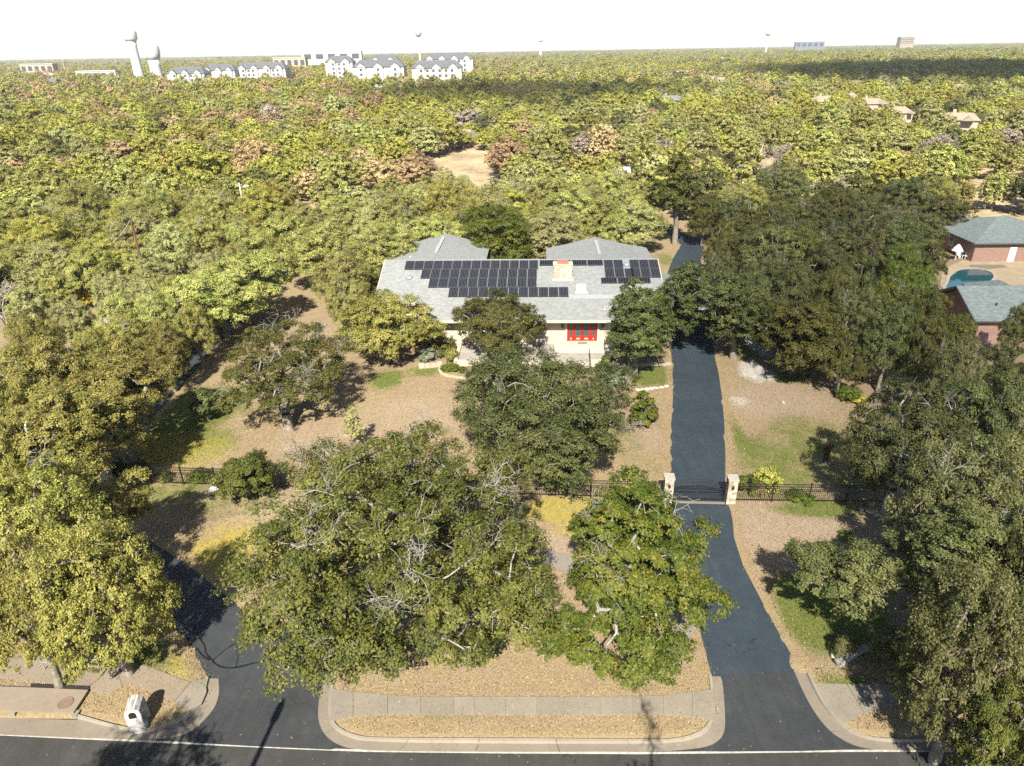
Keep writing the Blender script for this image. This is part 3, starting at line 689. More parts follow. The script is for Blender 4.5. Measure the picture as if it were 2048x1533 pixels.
hero(785,1100,305,12.5,'green','huge oak with pale lichen twigs over the middle of the lawn',101,base=(862,1262),n_clump=150,clump_r=1.0,n_leaf=145200,leaf=0.112,dead=220,open_=.42,low=.14,trunk_h=2.0,trunk_r=.5,bark=BARK_GREY,lobed=.5,twig=(.010,.022),hollow=.35,boughs=[(612,1335,72,3.4),(520,1150,60,4.5),(640,930,80,7.0),(840,905,95,9.5),(985,950,90,8.5)])
hero(1265,1120,150,10.5,'bright','bright green broadleaf tree left of the gated driveway',102,base=(1245,1240),n_clump=70,clump_r=.85,n_leaf=76000,leaf=.12,dead=50,open_=.4,width=.8,trunk_h=2.6,low=.12,stems=3,bark=BARK_GREY,lobed=.55,twig=(.010,.02),hollow=.3,boughs=[(1400,1205,62,4.0),(1300,1310,85,2.6),(1140,1265,75,2.8),(1390,1080,55,6.0),(1265,985,45,9.0),(1220,1330,45,2.0)])
hero(1075,815,196,10,'dark','dense dark green oak in front of the porch steps',103,base=(1075,925),n_clump=95,clump_r=1.25,n_leaf=105600,leaf=0.120,low=.16,dead=24,trunk_h=2,boughs=[(1130,945,66,2.6),(1230,760,60,4.0)])
hero(560,715,140,8.2,'green','leaning oak with open crown casting a long lawn shadow',105,base=(577,858),n_clump=50,clump_r=1.1,n_leaf=48400,leaf=0.120,open_=.5,dead=60,low=.3,trunk_h=2.6,trunk_r=.38,bark=BARK,lobed=.45,twig=(.01,.022))
hero(775,645,108,7.0,'olive','rounded olive oak at the left front corner of the house',106,base=(772,728),n_clump=52,clump_r=1.1,n_leaf=57200,leaf=0.128,low=.18)
hero(985,640,115,6.8,'green','spreading oak growing out of the front patio',107,base=(1010,716),n_clump=50,clump_r=1.0,n_leaf=48400,leaf=0.124,open_=.35,low=.28,lobed=.45)
hero(1272,640,72,9.4,'dark','tall dark oak right of the red front doors',108,base=(1268,752),n_clump=62,clump_r=1.0,n_leaf=61600,leaf=0.124,shape='dome',low=.2,trunk_h=2)
hero(1372,628,66,9.4,'dark','dark oak leaning over the driveway beside the house',109,base=(1338,694),reach=.9,n_clump=54,clump_r=1.0,n_leaf=55000,leaf=0.128,low=.2)
hero(1458,618,72,9.6,'dark','oak with bare trunk on the right edge of the upper driveway',110,base=(1466,718),n_clump=52,clump_r=1.05,n_leaf=52800,leaf=0.128,low=.24,trunk_h=2.6)
hero(1604,668,92,8.4,'green','oak standing right of the white gravel patch',111,base=(1584,748),n_clump=56,clump_r=1.05,n_leaf=57200,leaf=0.128,low=.2,trunk_h=2.2)
hero(1808,888,128,9.0,'dark','broad dark oak with twisted bare limbs over the fence end',112,share=3,bark=BARK_GREY)
hero(1965,860,120,10,'dark','tall dark oak at the right edge above the fence line',113,share=0)
hero(1940,1020,140,9.5,'cedar','grey-green oak crown at the right edge behind the sidewalk trees',114,share=2)
hero(1870,1165,165,9.5,'cedar','grey-olive oak arching over the shaded grass at right',115,base=(1905,1300),n_clump=96,clump_r=.95,n_leaf=110000,leaf=0.104,low=.25,open_=.15,dead=20,lobed=.4,boughs=[(1638,1130,80,4.2),(1735,1155,75,5.0),(1700,1190,60,4.0)])
hero(1945,1320,150,10,'cedar','olive-green oak filling the bottom right corner',117,share=4)
hero(2020,1480,110,8,'green','olive oak crown cut by the bottom right corner',118,share=1)
hero(2050,1180,110,11,'cedar','tall grey-green oak cut by the right edge',119,share=5)
hero(1790,1305,50,3.2,'cedar','feathery juniper beside the fallen grey log',120,n_clump=26,clump_r=.55,n_leaf=16200,leaf=0.104,low=.1,width=.3,trunk_h=.5,name='juniper_tree')
hero(1690,1292,22,1.7,'cedar','small feathery juniper sprouting behind the grey log',121,n_clump=9,clump_r=.35,n_leaf=3960,leaf=0.096,low=.1,width=.3,trunk_h=.3,name='juniper_tree')
hero(200,1188,138,9.0,'olive','yellow-olive oak beside the left driveway mouth',122,share=4)
hero(55,1225,120,8.4,'olive','yellow-olive oak over the storm inlet at the left edge',123,share=3)
hero(90,1065,150,9.5,'olive','large olive oak on the left edge above the sidewalk oaks',124,share=5)
hero(325,1040,80,6.2,'olive','thin oak bough reaching over the left driveway bend',125,base=(215,1085),reach=1.2,n_clump=24,clump_r=.7,n_leaf=15300,leaf=0.100,open_=.6,low=.5,trunk_h=2.5,trunk_r=.18,bark=BARK_GREY)
hero(120,895,125,9.5,'olive','olive oak with mottled white trunk at the fence end',126,base=(214,968),reach=.7,n_clump=70,clump_r=1.05,n_leaf=79200,leaf=0.112,low=.25,trunk_h=3,trunk_r=.42,bark=bark_mat('mottled_bark', (.12,.11,.10), (.50,.48,.44)),lobed=.42)
hero(290,760,118,8.6,'olive','olive oak arching over the upper left driveway',127,base=(262,930),n_clump=62,clump_r=1.05,n_leaf=63800,leaf=0.120,low=.42,open_=.2,trunk_h=3.4,lobed=.42)
hero(110,765,120,9.5,'olive','broad olive oak at the left edge behind the fence',128,share=0)
hero(500,965,62,3.8,'green','small bushy oak crossing the fence at left',129,base=(500,992),n_clump=30,clump_r=.75,n_leaf=26400,leaf=0.112,low=.15,trunk_h=.8,lobed=.5,open_=.3)
hero(408,800,32,3.4,'dark','small dark rounded tree on the green lawn at left',130,n_clump=16,clump_r=.65,n_leaf=10800,leaf=0.128,low=.1,trunk_h=.6)
hero(708,858,22,3.9,'pale','slim pale young tree alone on the bare lawn',131,base=(712,897),n_clump=14,clump_r=.42,n_leaf=2700,leaf=0.104,open_=.5,low=.3,trunk_h=1.4,trunk_r=.045)
hero(1288,812,26,3.2,'bright','yellow-green shrub beside the driveway in front of the porch',132,n_clump=14,clump_r=.55,n_leaf=6840,leaf=0.120,low=.08,trunk_h=.4,name='shrub')
hero(395,615,112,8.4,'sage','olive oak above the sunlit driveway bend at left',133,base=(455,672),n_clump=58,clump_r=1.15,n_leaf=61600,leaf=0.136,low=.35,open_=.15,lobed=.42)
hero(525,570,95,8.8,'sage','wide oak with forked trunk left of the house yard',134,base=(475,650),n_clump=48,clump_r=1.15,n_leaf=50600,leaf=0.136,low=.4,open_=.2,trunk_h=2.6)
hero(985,462,84,9.6,'bright','large rich green tree between the two rear roof wings',135,n_clump=70,clump_r=1.35,n_leaf=61600,leaf=0.160,low=.1)
hero(1350,385,56,13.5,'green','tall thin tree with straight bare trunk behind the house',136,base=(1349,489),n_clump=40,clump_r=1.35,n_leaf=33000,leaf=0.192,low=.45,trunk_h=6.0,open_=.3)
# tall trees across the street: only their tips and their shadows reach the view
def south(x, y, R, h, tone, label, seed, **kw):
    place_tree(make_tree('south%d' % seed, seed, R, h, **kw), (x, y, 0.03), (1, 1, 1), 0, tone, label)
south(-17.6, 6.6, 4.2, 14.4, 'olive', 'leafy treetop poking into the bottom left corner', 141, n_clump=44, clump_r=1.0, n_leaf=20000, leaf=.13, low=.45, open_=.4)
south(4.3, 8.0, 1.1, 14.9, 'cedar', 'sparse twiggy treetop at the bottom edge right of centre', 142, n_clump=8, clump_r=.5, n_leaf=1800, leaf=.08, low=.8, open_=.3, trunk_r=.07)
# ---------------------------------------------------------------- the house
def tex_brick(name, c1, c2, mortar, bw, bh, ms=0.02, bump=0.5, axis='XZ', noise_=0.4, rough=0.85):
    k = NT(name); v = k.coord('Object'); sp = k.t.nodes.new('ShaderNodeSeparateXYZ'); k.l(v, sp.inputs[0]); cb = k.t.nodes.new('ShaderNodeCombineXYZ')
    hsum = k.math('ADD', sp.outputs[0], sp.outputs[1]) if axis == 'XZ' else sp.outputs[0]
    k.l(hsum, cb.inputs[0]); k.l(sp.outputs[2] if axis == 'XZ' else sp.outputs[1], cb.inputs[1])
    b = k.t.nodes.new('ShaderNodeTexBrick'); k.l(cb.outputs[0], b.inputs['Vector'])
    b.inputs['Color1'].default_value = (*c1, 1); b.inputs['Color2'].default_value = (*c2, 1); b.inputs['Mortar'].default_value = (*mortar, 1)
    b.inputs['Scale'].default_value = 1.0; b.inputs['Brick Width'].default_value = bw; b.inputs['Row Height'].default_value = bh; b.inputs['Mortar Size'].default_value = ms; b.inputs['Bias'].default_value = 0.0
    n1 = k.noise(2.0, 5, .65, v); n2 = k.noise(11, 4, .7, v)
    c = k.mix(noise_, b.outputs['Color'], k.ramp(k.math('ADD', k.math('MULTIPLY', n1, .5), k.math('MULTIPLY', n2, .5)), [(.3, (.32,.32,.32)), (.7, (.68,.68,.68))]), 'OVERLAY')
    nm = k.bump(k.math('ADD', k.math('MULTIPLY', b.outputs['Fac'], -1.0), k.math('MULTIPLY', n2, .6)), bump, .03)
    return k.done(k.bsdf(c, rough, nm, .15))
SHINGLE = tex_brick('grey_shingle', (.172,.184,.186), (.242,.252,.252), (.125,.133,.136), .33, .145, .012, .35, 'XY', .35)
SHINGLE2 = tex_brick('blue_grey_shingle', (.125,.155,.158), (.20,.232,.232), (.085,.10,.105), .33, .15, .014, .35, 'XY', .4)
LIMESTONE = tex_brick('cream_limestone', (.40,.35,.275), (.50,.445,.36), (.31,.275,.22), .62, .27, .014, .4)
CREAM = plain('cream_trim', (.42,.385,.32), .6, .1, 4)
RED = plain('red_door_paint', (.27,.014,.012), .4, .15, 4, spec=.5)
def glass_mat(name, col, rough=.08):
    k = NT(name); return k.done(k.bsdf(col, rough, None, .8))
GLASS = glass_mat('window_glass', (.055,.085,.12)); GLASS_D = glass_mat('leaded_glass', (.05,.065,.06), .2)
WHITE = plain('white_paint', (.74,.73,.70), .5, .06, 5)
IRON = plain('black_iron', (.018,.017,.017), .5, .2, 9, metal=.2)
PVB = plain('solar_cell', (.010,.011,.016), .15, .35, 1.2, spec=.5); PVL = plain('solar_cell_light', (.055,.056,.062), .3, .2, 2, spec=.4); PVF = plain('solar_frame', (.22,.225,.23), .35, .1, 4, metal=.6)

HY, HA = 62.12, -0.043
house = empty('house', (0, HY, 0), 'cream limestone ranch house with grey roof, solar panels and red doors', 'house', rz=HA)
TP = math.tan(math.radians(19.5))
def rz_(y): return 3.42 + TP * y
W = MB()
W.box(-13.2, -7.0, 3.6, 17.5, -.2, 4.3).box(-7.02, 14.8, 1.3, 17.52, -.2, 3.52).box(-7.03, 14.81, 3.4, 17.4, 3.5, 4.4)
W.build('wall', LIMESTONE, house)
for x in (-13.2, 14.6): MB().slab([(x, 3.6, 4.3), (x + .2, 3.6, 4.3), (x + .2, 9.5, 6.45), (x, 9.5, 6.45)], 1.2).slab([(x, 9.52, 6.45), (x + .2, 9.52, 6.45), (x + .2, 15.5, 4.3), (x, 15.5, 4.3)], 1.2).build('gable_wall', LIMESTONE, house)
front = [(-7.6, 0), (15.3, 0), (15.3, 9.5), (-13.9, 9.5), (-13.9, 2.6), (-9.0, 2.6)]
roof = MB().slab([(x, y, rz_(y)) for x, y in front], .16).build('roof', SHINGLE, house, label='long grey shingle front slope carrying the solar panels')
MB().slab([(-13.9, 9.5, rz_(9.5)), (15.3, 9.5, rz_(9.5)), (15.3, 18.2, rz_(9.5) - 8.7 * TP), (-13.9, 18.2, rz_(9.5) - 8.7 * TP)], .16).build('roof', SHINGLE, house)
MB().box(-13.9, 15.3, 9.34, 9.66, rz_(9.5) - .04, rz_(9.5) + .035).build('ridge_cap', plain('ridge_cap', (.22,.23,.23), .85, .2, 6), roof)
fa = MB()
fa.box(-7.6, 15.3, -.055, -.005, 3.20, 3.46).box(-13.9, -9.0, 2.54, 2.59, rz_(2.6) - .22, rz_(2.6) + .03)
d_ = Vector((1.4, -2.6, 0)).normalized()
fa.slab([(-9.0, 2.6, rz_(2.6) - .02), (-9.04, 2.58, rz_(2.6) - .02), (-7.64, -.02, 3.40), (-7.6, 0, 3.40)], .2)
fa.slab([(-13.98, 2.6, rz_(2.6) + .02), (-13.905, 2.6, rz_(2.6) + .02), (-13.905, 9.5, rz_(9.5) + .02), (-13.98, 9.5, rz_(9.5) + .02)], .22)
fa.slab([(15.305, 0, rz_(0) + .02), (15.38, 0, rz_(0) + .02), (15.38, 9.5, rz_(9.5) + .02), (15.305, 9.5, rz_(9.5) + .02)], .22)
fa.build('fascia', CREAM, house)
# rear wings, ridge running away from the view
def wing(xl, xr_, xm, y0, y1, ze, zr):
    w = MB(); w.slab([(xl, y0, ze), (xm, y0, zr), (xm, y1, zr), ((xl * .55 + xm * .45), y1 + .3, ze * .55 + zr * .45 - .12), (xl, y1 + .3, ze)], .15)
    a = w.build('wing_roof', SHINGLE, house)
    w = MB(); w.slab([(xm, y0, zr), (xr_, y0, ze), (xr_, y1 + .3, ze), (xr_ * .55 + xm * .45, y1 + .3, ze * .55 + zr * .45 - .12), (xm, y1, zr)], .15); w.build('wing_roof', SHINGLE, house)
    MB().box(xl + .6, xr_ - .6, y0, y1 - .3, -.2, ze - .1).build('wing_wall', LIMESTONE, house)
    return a
wl_ = wing(-15.0, -3.6, -9.3, 13.2, 25.0, 4.45, 5.95)
wr_ = wing(3.6, 16.2, 9.6, 13.2, 22.6, 4.45, 5.95)
RV = plain('ridge_vent', (.27,.28,.285), .85, .2, 6)
MB().slab([(-9.5, 15.6, 6.02), (-9.1, 15.6, 6.02), (-9.1, 23.0, 6.02), (-9.5, 23.0, 6.02)], .07).build('ridge_vent', RV, wl_)
MB().slab([(9.4, 14.6, 6.02), (9.8, 14.6, 6.02), (9.8, 20.8, 6.02), (9.4, 20.8, 6.02)], .07).build('ridge_vent', RV, wr_)
# carport over the driveway
cp = MB(); cp.slab([(15.4, 9.0, 3.55), (23.2, 9.0, 3.55), (23.2, 13.6, 3.85), (15.4, 13.6, 3.85)], .2).slab([(15.4, 4.6, 3.0), (23.2, 4.6, 3.0), (23.2, 9.0, 3.551), (15.4, 9.0, 3.551)], .2)
cp.build('carport_roof', SHINGLE2, house, label='low blue-grey carport roof spanning the driveway')
for x in (22.8,):
    for y in (5.2, 13.0): MB().box(x - .2, x + .2, y - .2, y + .2, -.1, 3.3).build('carport_post', LIMESTONE, house)

# solar panels, one object each, lying on the front slope
ang = math.radians(19.5)
def panel_mesh(w, l, name):
    p = MB(); p.m = 3; p.box(-.014, w + .014, -.014, l + .014, 0, .030); p.m = 0; p.box(.02, w - .02, .02, l - .02, .031, .036)
    p.m = 1; n = 6; b = .035
    if w >= l: 
        for i in range(n): p.box(b + (w - 2 * b) * i / n + .01, b + (w - 2 * b) * (i + 1) / n - .03, b, l - b, .037, .041)
    else:
        for i in range(n): p.box(b + (w - 2 * b) * i / n + .01, b + (w - 2 * b) * (i + 1) / n - .035, b, l - b, .037, .041)
    p.m = 2; p.box(-.0, w, -.03, -.016, -.06, .04)
    return p.mesh(name, [PVL, PVB, IRON, PVF])
PW, PL = 0.955, 1.46
pm = panel_mesh(PW, PL, 'solar_panel'); pml = panel_mesh(1.62, .86, 'solar_panel_wide')
FR = MB().box(-.02, PW + .02, -.02, PL + .02, -.02, .028).mesh('panel_frame', [PVF]); FRW = MB().box(-.02, 1.64, -.02, .88, -.02, .028).mesh('panel_frame', [PVF])
def panel(x, ytop, wide=False):
    l = .86 if wide else PL; y = ytop - l * math.cos(ang)
    o = link('solar_panel', pml if wide else pm, roof, loc=(x, y, rz_(y) + .09)); o.rotation_euler = (ang, 0, 0)
STEP = 1.016; rowp = 1.56 * math.cos(ang)
for i in range(14): panel(-11.55 + i * STEP, 9.22)
for i in range(12): panel(-11.55 + (i + 2) * STEP - .12, 9.22 - rowp)
for i in range(11): panel(-11.55 + (i + 3) * STEP - .15, 9.22 - 2 * rowp)
for i in range(12): panel(-11.55 + (i + 5) * STEP + .02, 9.22 - 3 * rowp)
for i in range(4): panel(2.78 + i * 1.69, 9.22, True)
for x in (9.58, 10.6): panel(x, 9.22); panel(x, 9.22 - rowp)
for i in range(3): panel(12.28 + i * STEP, 9.22); panel(12.28 + i * STEP, 9.22 - rowp)
panel(11.64, 9.22 - rowp); 
panel(9.1, 9.22 - 2 * rowp, True); panel(10.8, 9.22 - 2 * rowp, True); panel(12.5, 9.22 - 2 * rowp, True)
# chimney of rubble stone with brick top
CHIM = tex_brick('chimney_rubble', (.42,.37,.30), (.46,.35,.26), (.44,.41,.36), .34, .22, .03, .9)
ch = MB().box(4.22, 6.12, 6.2, 7.3, 4.9, 7.1).build('chimney', CHIM, roof)
rg_ = random.Random(5)
stone_m = [plain('chimney_stone_%d' % i, c, .9, .2, 5) for i, c in enumerate([(.44,.39,.32), (.34,.255,.19), (.50,.46,.39), (.38,.29,.21)])]
smesh = [blob_mesh('chimney_stone', .16, .05, .11, m, i, 1, .2, False) for i, m in enumerate(stone_m)]
for zi in range(7):
    for xi in range(6):
        o = link('stone', smesh[rg_.randrange(4)], ch, loc=(4.38 + xi * .315 + (zi % 2) * .1 - .05, 6.19, 5.42 + zi * .235)); o.scale = (1.0 + rg_.uniform(-.2, .15), 1, 1 + rg_.uniform(-.15, .2))
MB().box(4.16, 6.18, 6.14, 7.36, 7.1, 7.2).build('cap', CREAM, ch); MB().box(4.6, 5.75, 6.3, 7.2, 7.2, 7.36).build('flue', plain('flue_brick', (.32,.13,.08), .9, .3, 8), ch)
MB().slab([(4.1, 5.95, rz_(5.95) + .05), (6.25, 5.95, rz_(5.95) + .05), (6.25, 6.25, rz_(6.25) + .05), (4.1, 6.25, rz_(6.25) + .05)], .05).build('flashing', CREAM, ch)
sk = MB().slab([(6.55, 4.1, rz_(4.1) + .12), (7.45, 4.1, rz_(4.1) + .12), (7.45, 5.25, rz_(5.25) + .12), (6.55, 5.25, rz_(5.25) + .12)], .14).build('skylight', plain('skylight_dome', (.80,.80,.77), .3, .04, 2, spec=.5), roof)
MB().slab([(6.35, 4.0, rz_(4.0) + .03), (7.65, 4.0, rz_(4.0) + .03), (7.65, 4.25, rz_(4.25) + .03), (6.35, 4.25, rz_(4.25) + .03)], .04).build('flashing', CREAM, sk)
VENT = plain('vent_metal', (.33,.36,.40), .4, .15, 4, metal=.5)
for x, y in ((-10.85, 6.55), (11.95, 8.55)):
    v_ = MB().lathe([(.34, 0), (.36, .05), (.30, .14), (.16, .20), (0, .21)], 16).build('turbine_vent', VENT, roof, smooth=True, loc=(x, y, rz_(y) + .02)); v_.rotation_euler = (ang * .7, 0, 0)
v_ = MB().lathe([(.30, 0), (.32, .05), (.26, .12), (.12, .17), (0, .18)], 14).build('vent', VENT, wl_, smooth=True, loc=(-12.6, 17.2, 5.02))
for x, y in ((9.15, 1.55), (-12.0, 6.2)): MB().lathe([(.13, 0), (.06, .08), (.05, .35), (0, .35)], 10).build('vent_pipe', CREAM, roof, loc=(x, y, rz_(y)))
MB().slab([(5.7, 3.2, rz_(3.2) + .012), (11.6, 3.2, rz_(3.2) + .012), (11.6, 3.75, rz_(3.75) + .012), (5.7, 3.75, rz_(3.75) + .012)], .02).build('shingle_patch', plain('old_shingle', (.23,.245,.25), .9, .2, 5), roof)
# red entrance: two doors, two sidelights, frame
def leaf_door(x0, x1, name, handle=None):
    d = MB()
    d.box(x0, x0 + .13, 1.22, 1.28, .82, 2.95).box(x1 - .13, x1, 1.22, 1.28, .82, 2.95).box(x0 + .13, x1 - .13, 1.221, 1.279, .82, 1.28).box(x0 + .13, x1 - .13, 1.221, 1.279, 2.78, 2.95)
    o = d.build(name, RED, house)
    MB().box(x0 + .13, x1 - .13, 1.245, 1.255, 1.28, 2.78).build('glass_pane', GLASS_D, o)
    g = MB()
    for zz in (1.6, 2.0, 2.4): g.box(x0 + .13, x1 - .13, 1.236, 1.243, zz, zz + .018)
    g.box((x0 + x1) / 2 - .01, (x0 + x1) / 2 + .01, 1.235, 1.242, 1.28, 2.78); g.build('glazing_bar', IRON, o)
    MB().box(x0 + .2, x1 - .2, 1.20, 1.219, .98, 1.12).build('panel', plain('door_panel', (.62,.42,.22), .5, .1), o)
    if handle is not None: MB().tube([(handle, 1.19, 1.5), (handle, 1.15, 1.55), (handle, 1.15, 1.85), (handle, 1.19, 1.9)], .018, 6).build('handle', IRON, o)
leaf_door(5.62, 6.17, 'sidelight'); leaf_door(6.24, 7.0, 'front_door', 6.93); leaf_door(7.04, 7.8, 'front_door', 7.12); leaf_door(7.87, 8.38, 'sidelight')
df = MB()
for x in (5.52, 6.175, 7.0, 7.805, 8.38): df.box(x, x + (.1 if x in (5.52, 8.38) else .04 if x == 7.0 else .06), 1.17, 1.30, .8, 3.05)
df.box(5.52, 8.48, 1.175, 1.29, 2.955, 3.06); df.build('door_frame', RED, house)
tr_ = MB().box(5.34, 5.5, 1.1, 1.32, .8, 3.3).box(8.5, 8.66, 1.1, 1.32, .8, 3.3); tr_.build('door_surround', CREAM, house)
def window(x0, x1, z0, z1, y, n=2, name='window'):
    o = MB().box(x0 - .07, x1 + .07, y - .05, y + .02, z0 - .07, z0).box(x0 - .07, x1 + .07, y - .05, y + .02, z1, z1 + .07).box(x0 - .07, x0, y - .05, y + .02, z0, z1).box(x1, x1 + .07, y - .05, y + .02, z0, z1).box(x0, x1, y - .04, y + .01, (z0 + z1) / 2 - .03, (z0 + z1) / 2 + .03).build(name, WHITE, house)
    for a, b in (((z0), (z0 + z1) / 2 - .03), ((z0 + z1) / 2 + .03, z1)): MB().box(x0, x1, y - .022, y - .012, a, b).build('pane', GLASS, o)
window(9.75, 10.5, 1.0, 2.55, 1.285); window(12.4, 13.2, 1.0, 2.55, 1.285)
window(-1.6, .2, .95, 2.75, 1.285); window(-3.9, -2.1, .95, 2.75, 1.285); window(1.9, 3.4, 1.0, 2.6, 1.285); window(-11, -9.8, 1.2, 2.7, 3.585)
for x in (5.05, 8.98):
    o = MB().box(x - .03, x + .03, 1.12, 1.29, 2.5, 2.55).lathe([(.03, 2.2), (.11, 2.26), (.13, 2.5), (.05, 2.62), (0, 2.66)], 8, (x, 1.12)).build('lantern', plain('bronze', (.10,.07,.05), .5, .2, 6, metal=.4), house)
# porch, patio and steps
PAVER = tex_brick('patio_pavers', (.25,.235,.21), (.31,.29,.26), (.18,.17,.15), .6, .4, .015, .3, 'XY')
PORCH = plain('porch_limestone', (.40,.37,.315), .8, .12, 2.5)
patio = empty('patio', (0, HY, 0), None, None, rz=HA); tag(patio, 'raised stone patio and porch with steps before the red doors', None, None, 'structure')
MB().box(4.2, 10.6, -.55, 1.29, .02, .80).build('porch_slab', PORCH, patio)
MB().box(4.4, 10.4, -.95, -.56, .02, .64).build('step', PORCH, patio)
MB().box(-5.0, 9.2, -2.9, -.96, .02, .46).box(-5.0, 4.19, -.955, 1.28, .02, .46).build('paving', PAVER, patio)
MB().box(-5.35, -5.02, -3.2, 1.2, -.05, .62).box(-5.34, 4.4, -3.2, -2.92, -.05, .56).box(7.6, 9.6, -3.3, -2.93, -.05, .66).box(9.22, 9.6, -2.92, -.6, -.05, .75).build('retaining_wall', LIMESTONE, patio)
for i in range(3): MB().box(6.0, 7.4, -3.0 - .32 * (i + 1), -2.93 - .32 * i, -.05, .46 - .14 * (i + 1) + .02).build('step', PORCH, patio)
for x, y0, y1, za, zb in ((7.5, -3.9, -2.2, .95, 1.45), (9.05, -2.6, -.6, 1.45, 1.75)):
    MB().tube([(x, y0, .05), (x, y0, za), (x, y1, zb), (x, y1, .4)], .022, 6).tube([(x, y0, za - .4), (x, y1, zb - .4)], .015, 6).build('handrail', IRON, patio)
MB().box(6.55, 7.5, .35, .95, .802, .822).build('doormat', plain('grey_mat', (.17,.18,.19), .95, .2, 8), None, loc=(0, HY, 0), rz=HA, label='grey doormat before the red front doors', cat='doormat')
def lowwall(px_list, h, w, label, mat, name='garden_wall'):
    p = resample(smooth_line(GL(px_list)), .5); rb = ribbon(p, w / 2); n = len(p); m = MB()
    root = empty(name, (*p[len(p) // 2], 0), label, 'wall')
    o = np.array(p[len(p) // 2])
    for i in range(n - 1):
        zz = h * random.uniform(.86, 1.08); a, b, c_, d = rb[i], rb[i + 1], rb[2 * n - 2 - i], rb[2 * n - 1 - i]
        cen = (a + b + c_ + d) / 4; poly = [cen + (q_ - cen) * .96 - o for q_ in (d, c_, b, a)]
        MB().slab([(q_[0], q_[1], zz) for q_ in poly], zz + .1).build('stone', mat, root)
STONE = plain('garden_limestone', (.33,.29,.23), .9, .25, 3, bump=.4)
lowwall([(838,737),(862,736),(884,732)], .45, .35, 'low cream stone wall left of the flower bed', STONE)
lowwall([(884,732),(878,742),(884,752),(915,757),(960,760),(985,768)], .16, .28, 'curved stone edging round the flower bed', STONE, 'garden_edging')
lowwall([(1236,738),(1270,735),(1310,732),(1342,731)], .30, .28, 'low stone wall behind the green grass right of the steps', STONE)
for i, (px, py) in enumerate([(1276,781),(1285,781),(1294,780),(1303,779),(1312,777.5),(1323,776.5),(1333,774.5)]):
    g = G(px, py); o = link('stepping_stone', blob_mesh('stepping_stone', .27, .2, .05, plain('pale_limestone', (.45,.42,.36), .85, .15, 4), i, 2, .25), loc=(g[0], g[1], ground_z(g[0], g[1])), label='pale flat stepping stone left of the driveway, %s from the drive' % ['seventh', 'sixth', 'fifth', 'fourth', 'third', 'second', 'first'][i], cat='stepping stone', group='stepping stones beside the driveway', rz=i * .7)

# ---------------------------------------------------------------- gate, pillars, fence
def stone_pillar(px, py, label):
    g = G(px, py); root = empty('gate_pillar', (g[0], g[1], 0), label, 'pillar', rz=-.07, group='stone pillars of the gate')
    MB().box(-.27, .27, -.27, .27, -.1, 1.84).build('core', plain('pillar_mortar', (.26,.23,.185), .9, .2, 5), root)
    rr = random.Random(px); cm = [plain('pillar_stone_%d' % i, c, .9, .22, 3, bump=.3) for i, c in enumerate([(.31,.275,.215), (.38,.34,.275), (.27,.22,.155), (.42,.385,.33)])]
    z = 0
    for cse in range(7):
        hh = rr.uniform(.22, .29) if cse < 6 else 1.80 - z; sp = rr.uniform(-.1, .1)
        for x0, x1 in ((-.30, sp), (sp, .30)):
            MB().box(x0 + .008, x1 - .008, -.305, .305, z + .008, z + hh - .008).build('stone', cm[rr.randrange(4)], root)
        z += hh
    MB().slab([(-.34, -.34, 1.93), (.34, -.34, 1.93), (.34, .34, 1.93), (-.34, .34, 1.93)], .12).build('cap_stone', plain('cap_stone', (.30,.28,.245), .9, .2, 4), root)
    MB().box(-.06, .06, -.39, -.306, 1.40, 1.44).lathe([(.03, 1.18), (.07, 1.22), (.085, 1.38), (.03, 1.47), (0, 1.5)], 8, (0, -.36)).build('lantern', IRON, root)
    return g
PA = stone_pillar(1334, 1001, 'cream stone pillar on the left side of the gate'); PB_ = stone_pillar(1459, 1004, 'cream stone pillar on the right side of the gate')
def iron_run(p0, p1, h, label, name='iron_fence', post_step=2.35, parent=None):
    p0 = np.array(p0[:2]); p1 = np.array(p1[:2]); L = np.linalg.norm(p1 - p0); a = math.atan2(p1[1] - p0[1], p1[0] - p0[0])
    root = empty(name, (p0[0], p0[1], .03), label, 'fence', rz=a)
    k = MB(); n = int(L / .125)
    for i in range(1, n): x = L * i / n; k.box(x - .010, x + .010, -.010, .010, .06, h)
    o = k.build('pickets', IRON, root); o['kind'] = 'stuff'
    for z in (.16, h - .28, h - .10): MB().box(0, L, -.018, .018, z, z + .038).build('rail', IRON, root)
    np_ = max(1, int(round(L / post_step)))
    for i in range(np_ + 1): MB().box(L * i / np_ - .035, L * i / np_ + .035, -.035, .035, -.1, h + .07).build('post', IRON, root)
    return root
iron_run(G(240, 966), PA - [.33, 0, 0], 1.45, 'black iron picket fence left of the gate')
iron_run(PB_ + [.33, 0, 0], G(1765, 1008), 1.45, 'black iron picket fence right of the gate')
ga = math.atan2(PB_[1] - PA[1], PB_[0] - PA[0]); gw = float(np.linalg.norm(PB_[:2] - PA[:2])) - .74
gate = empty('iron_gate', (PA[0] + .37 * math.cos(ga), PA[1] + .37 * math.sin(ga), .04), 'black arched iron driveway gate between stone pillars', 'gate', rz=ga)
k = MB(); n = int(gw / .115)
for i in range(n + 1):
    x = .04 + (gw - .08) * i / n; t = (x / gw - .5) * 2; k.box(x - .011, x + .011, -.011, .011, .08, 1.42 + .28 * (1 - t * t))
o = k.build('pickets', IRON, gate); o['kind'] = 'stuff'
for z0, arch in ((1.30, .28), (1.12, .22)):
    MB().tube([(gw * i / 16, 0, z0 + arch * (1 - (i / 8 - 1) ** 2)) for i in range(17)], .022, 6).build('arched_rail', IRON, gate)
for z in (.12, .92): MB().box(0, gw, -.02, .02, z, z + .045).build('rail', IRON, gate)
for x in (0.02, gw - .02): MB().box(x - .035, x + .035, -.035, .035, 0, 1.45).build('gate_post', IRON, gate)
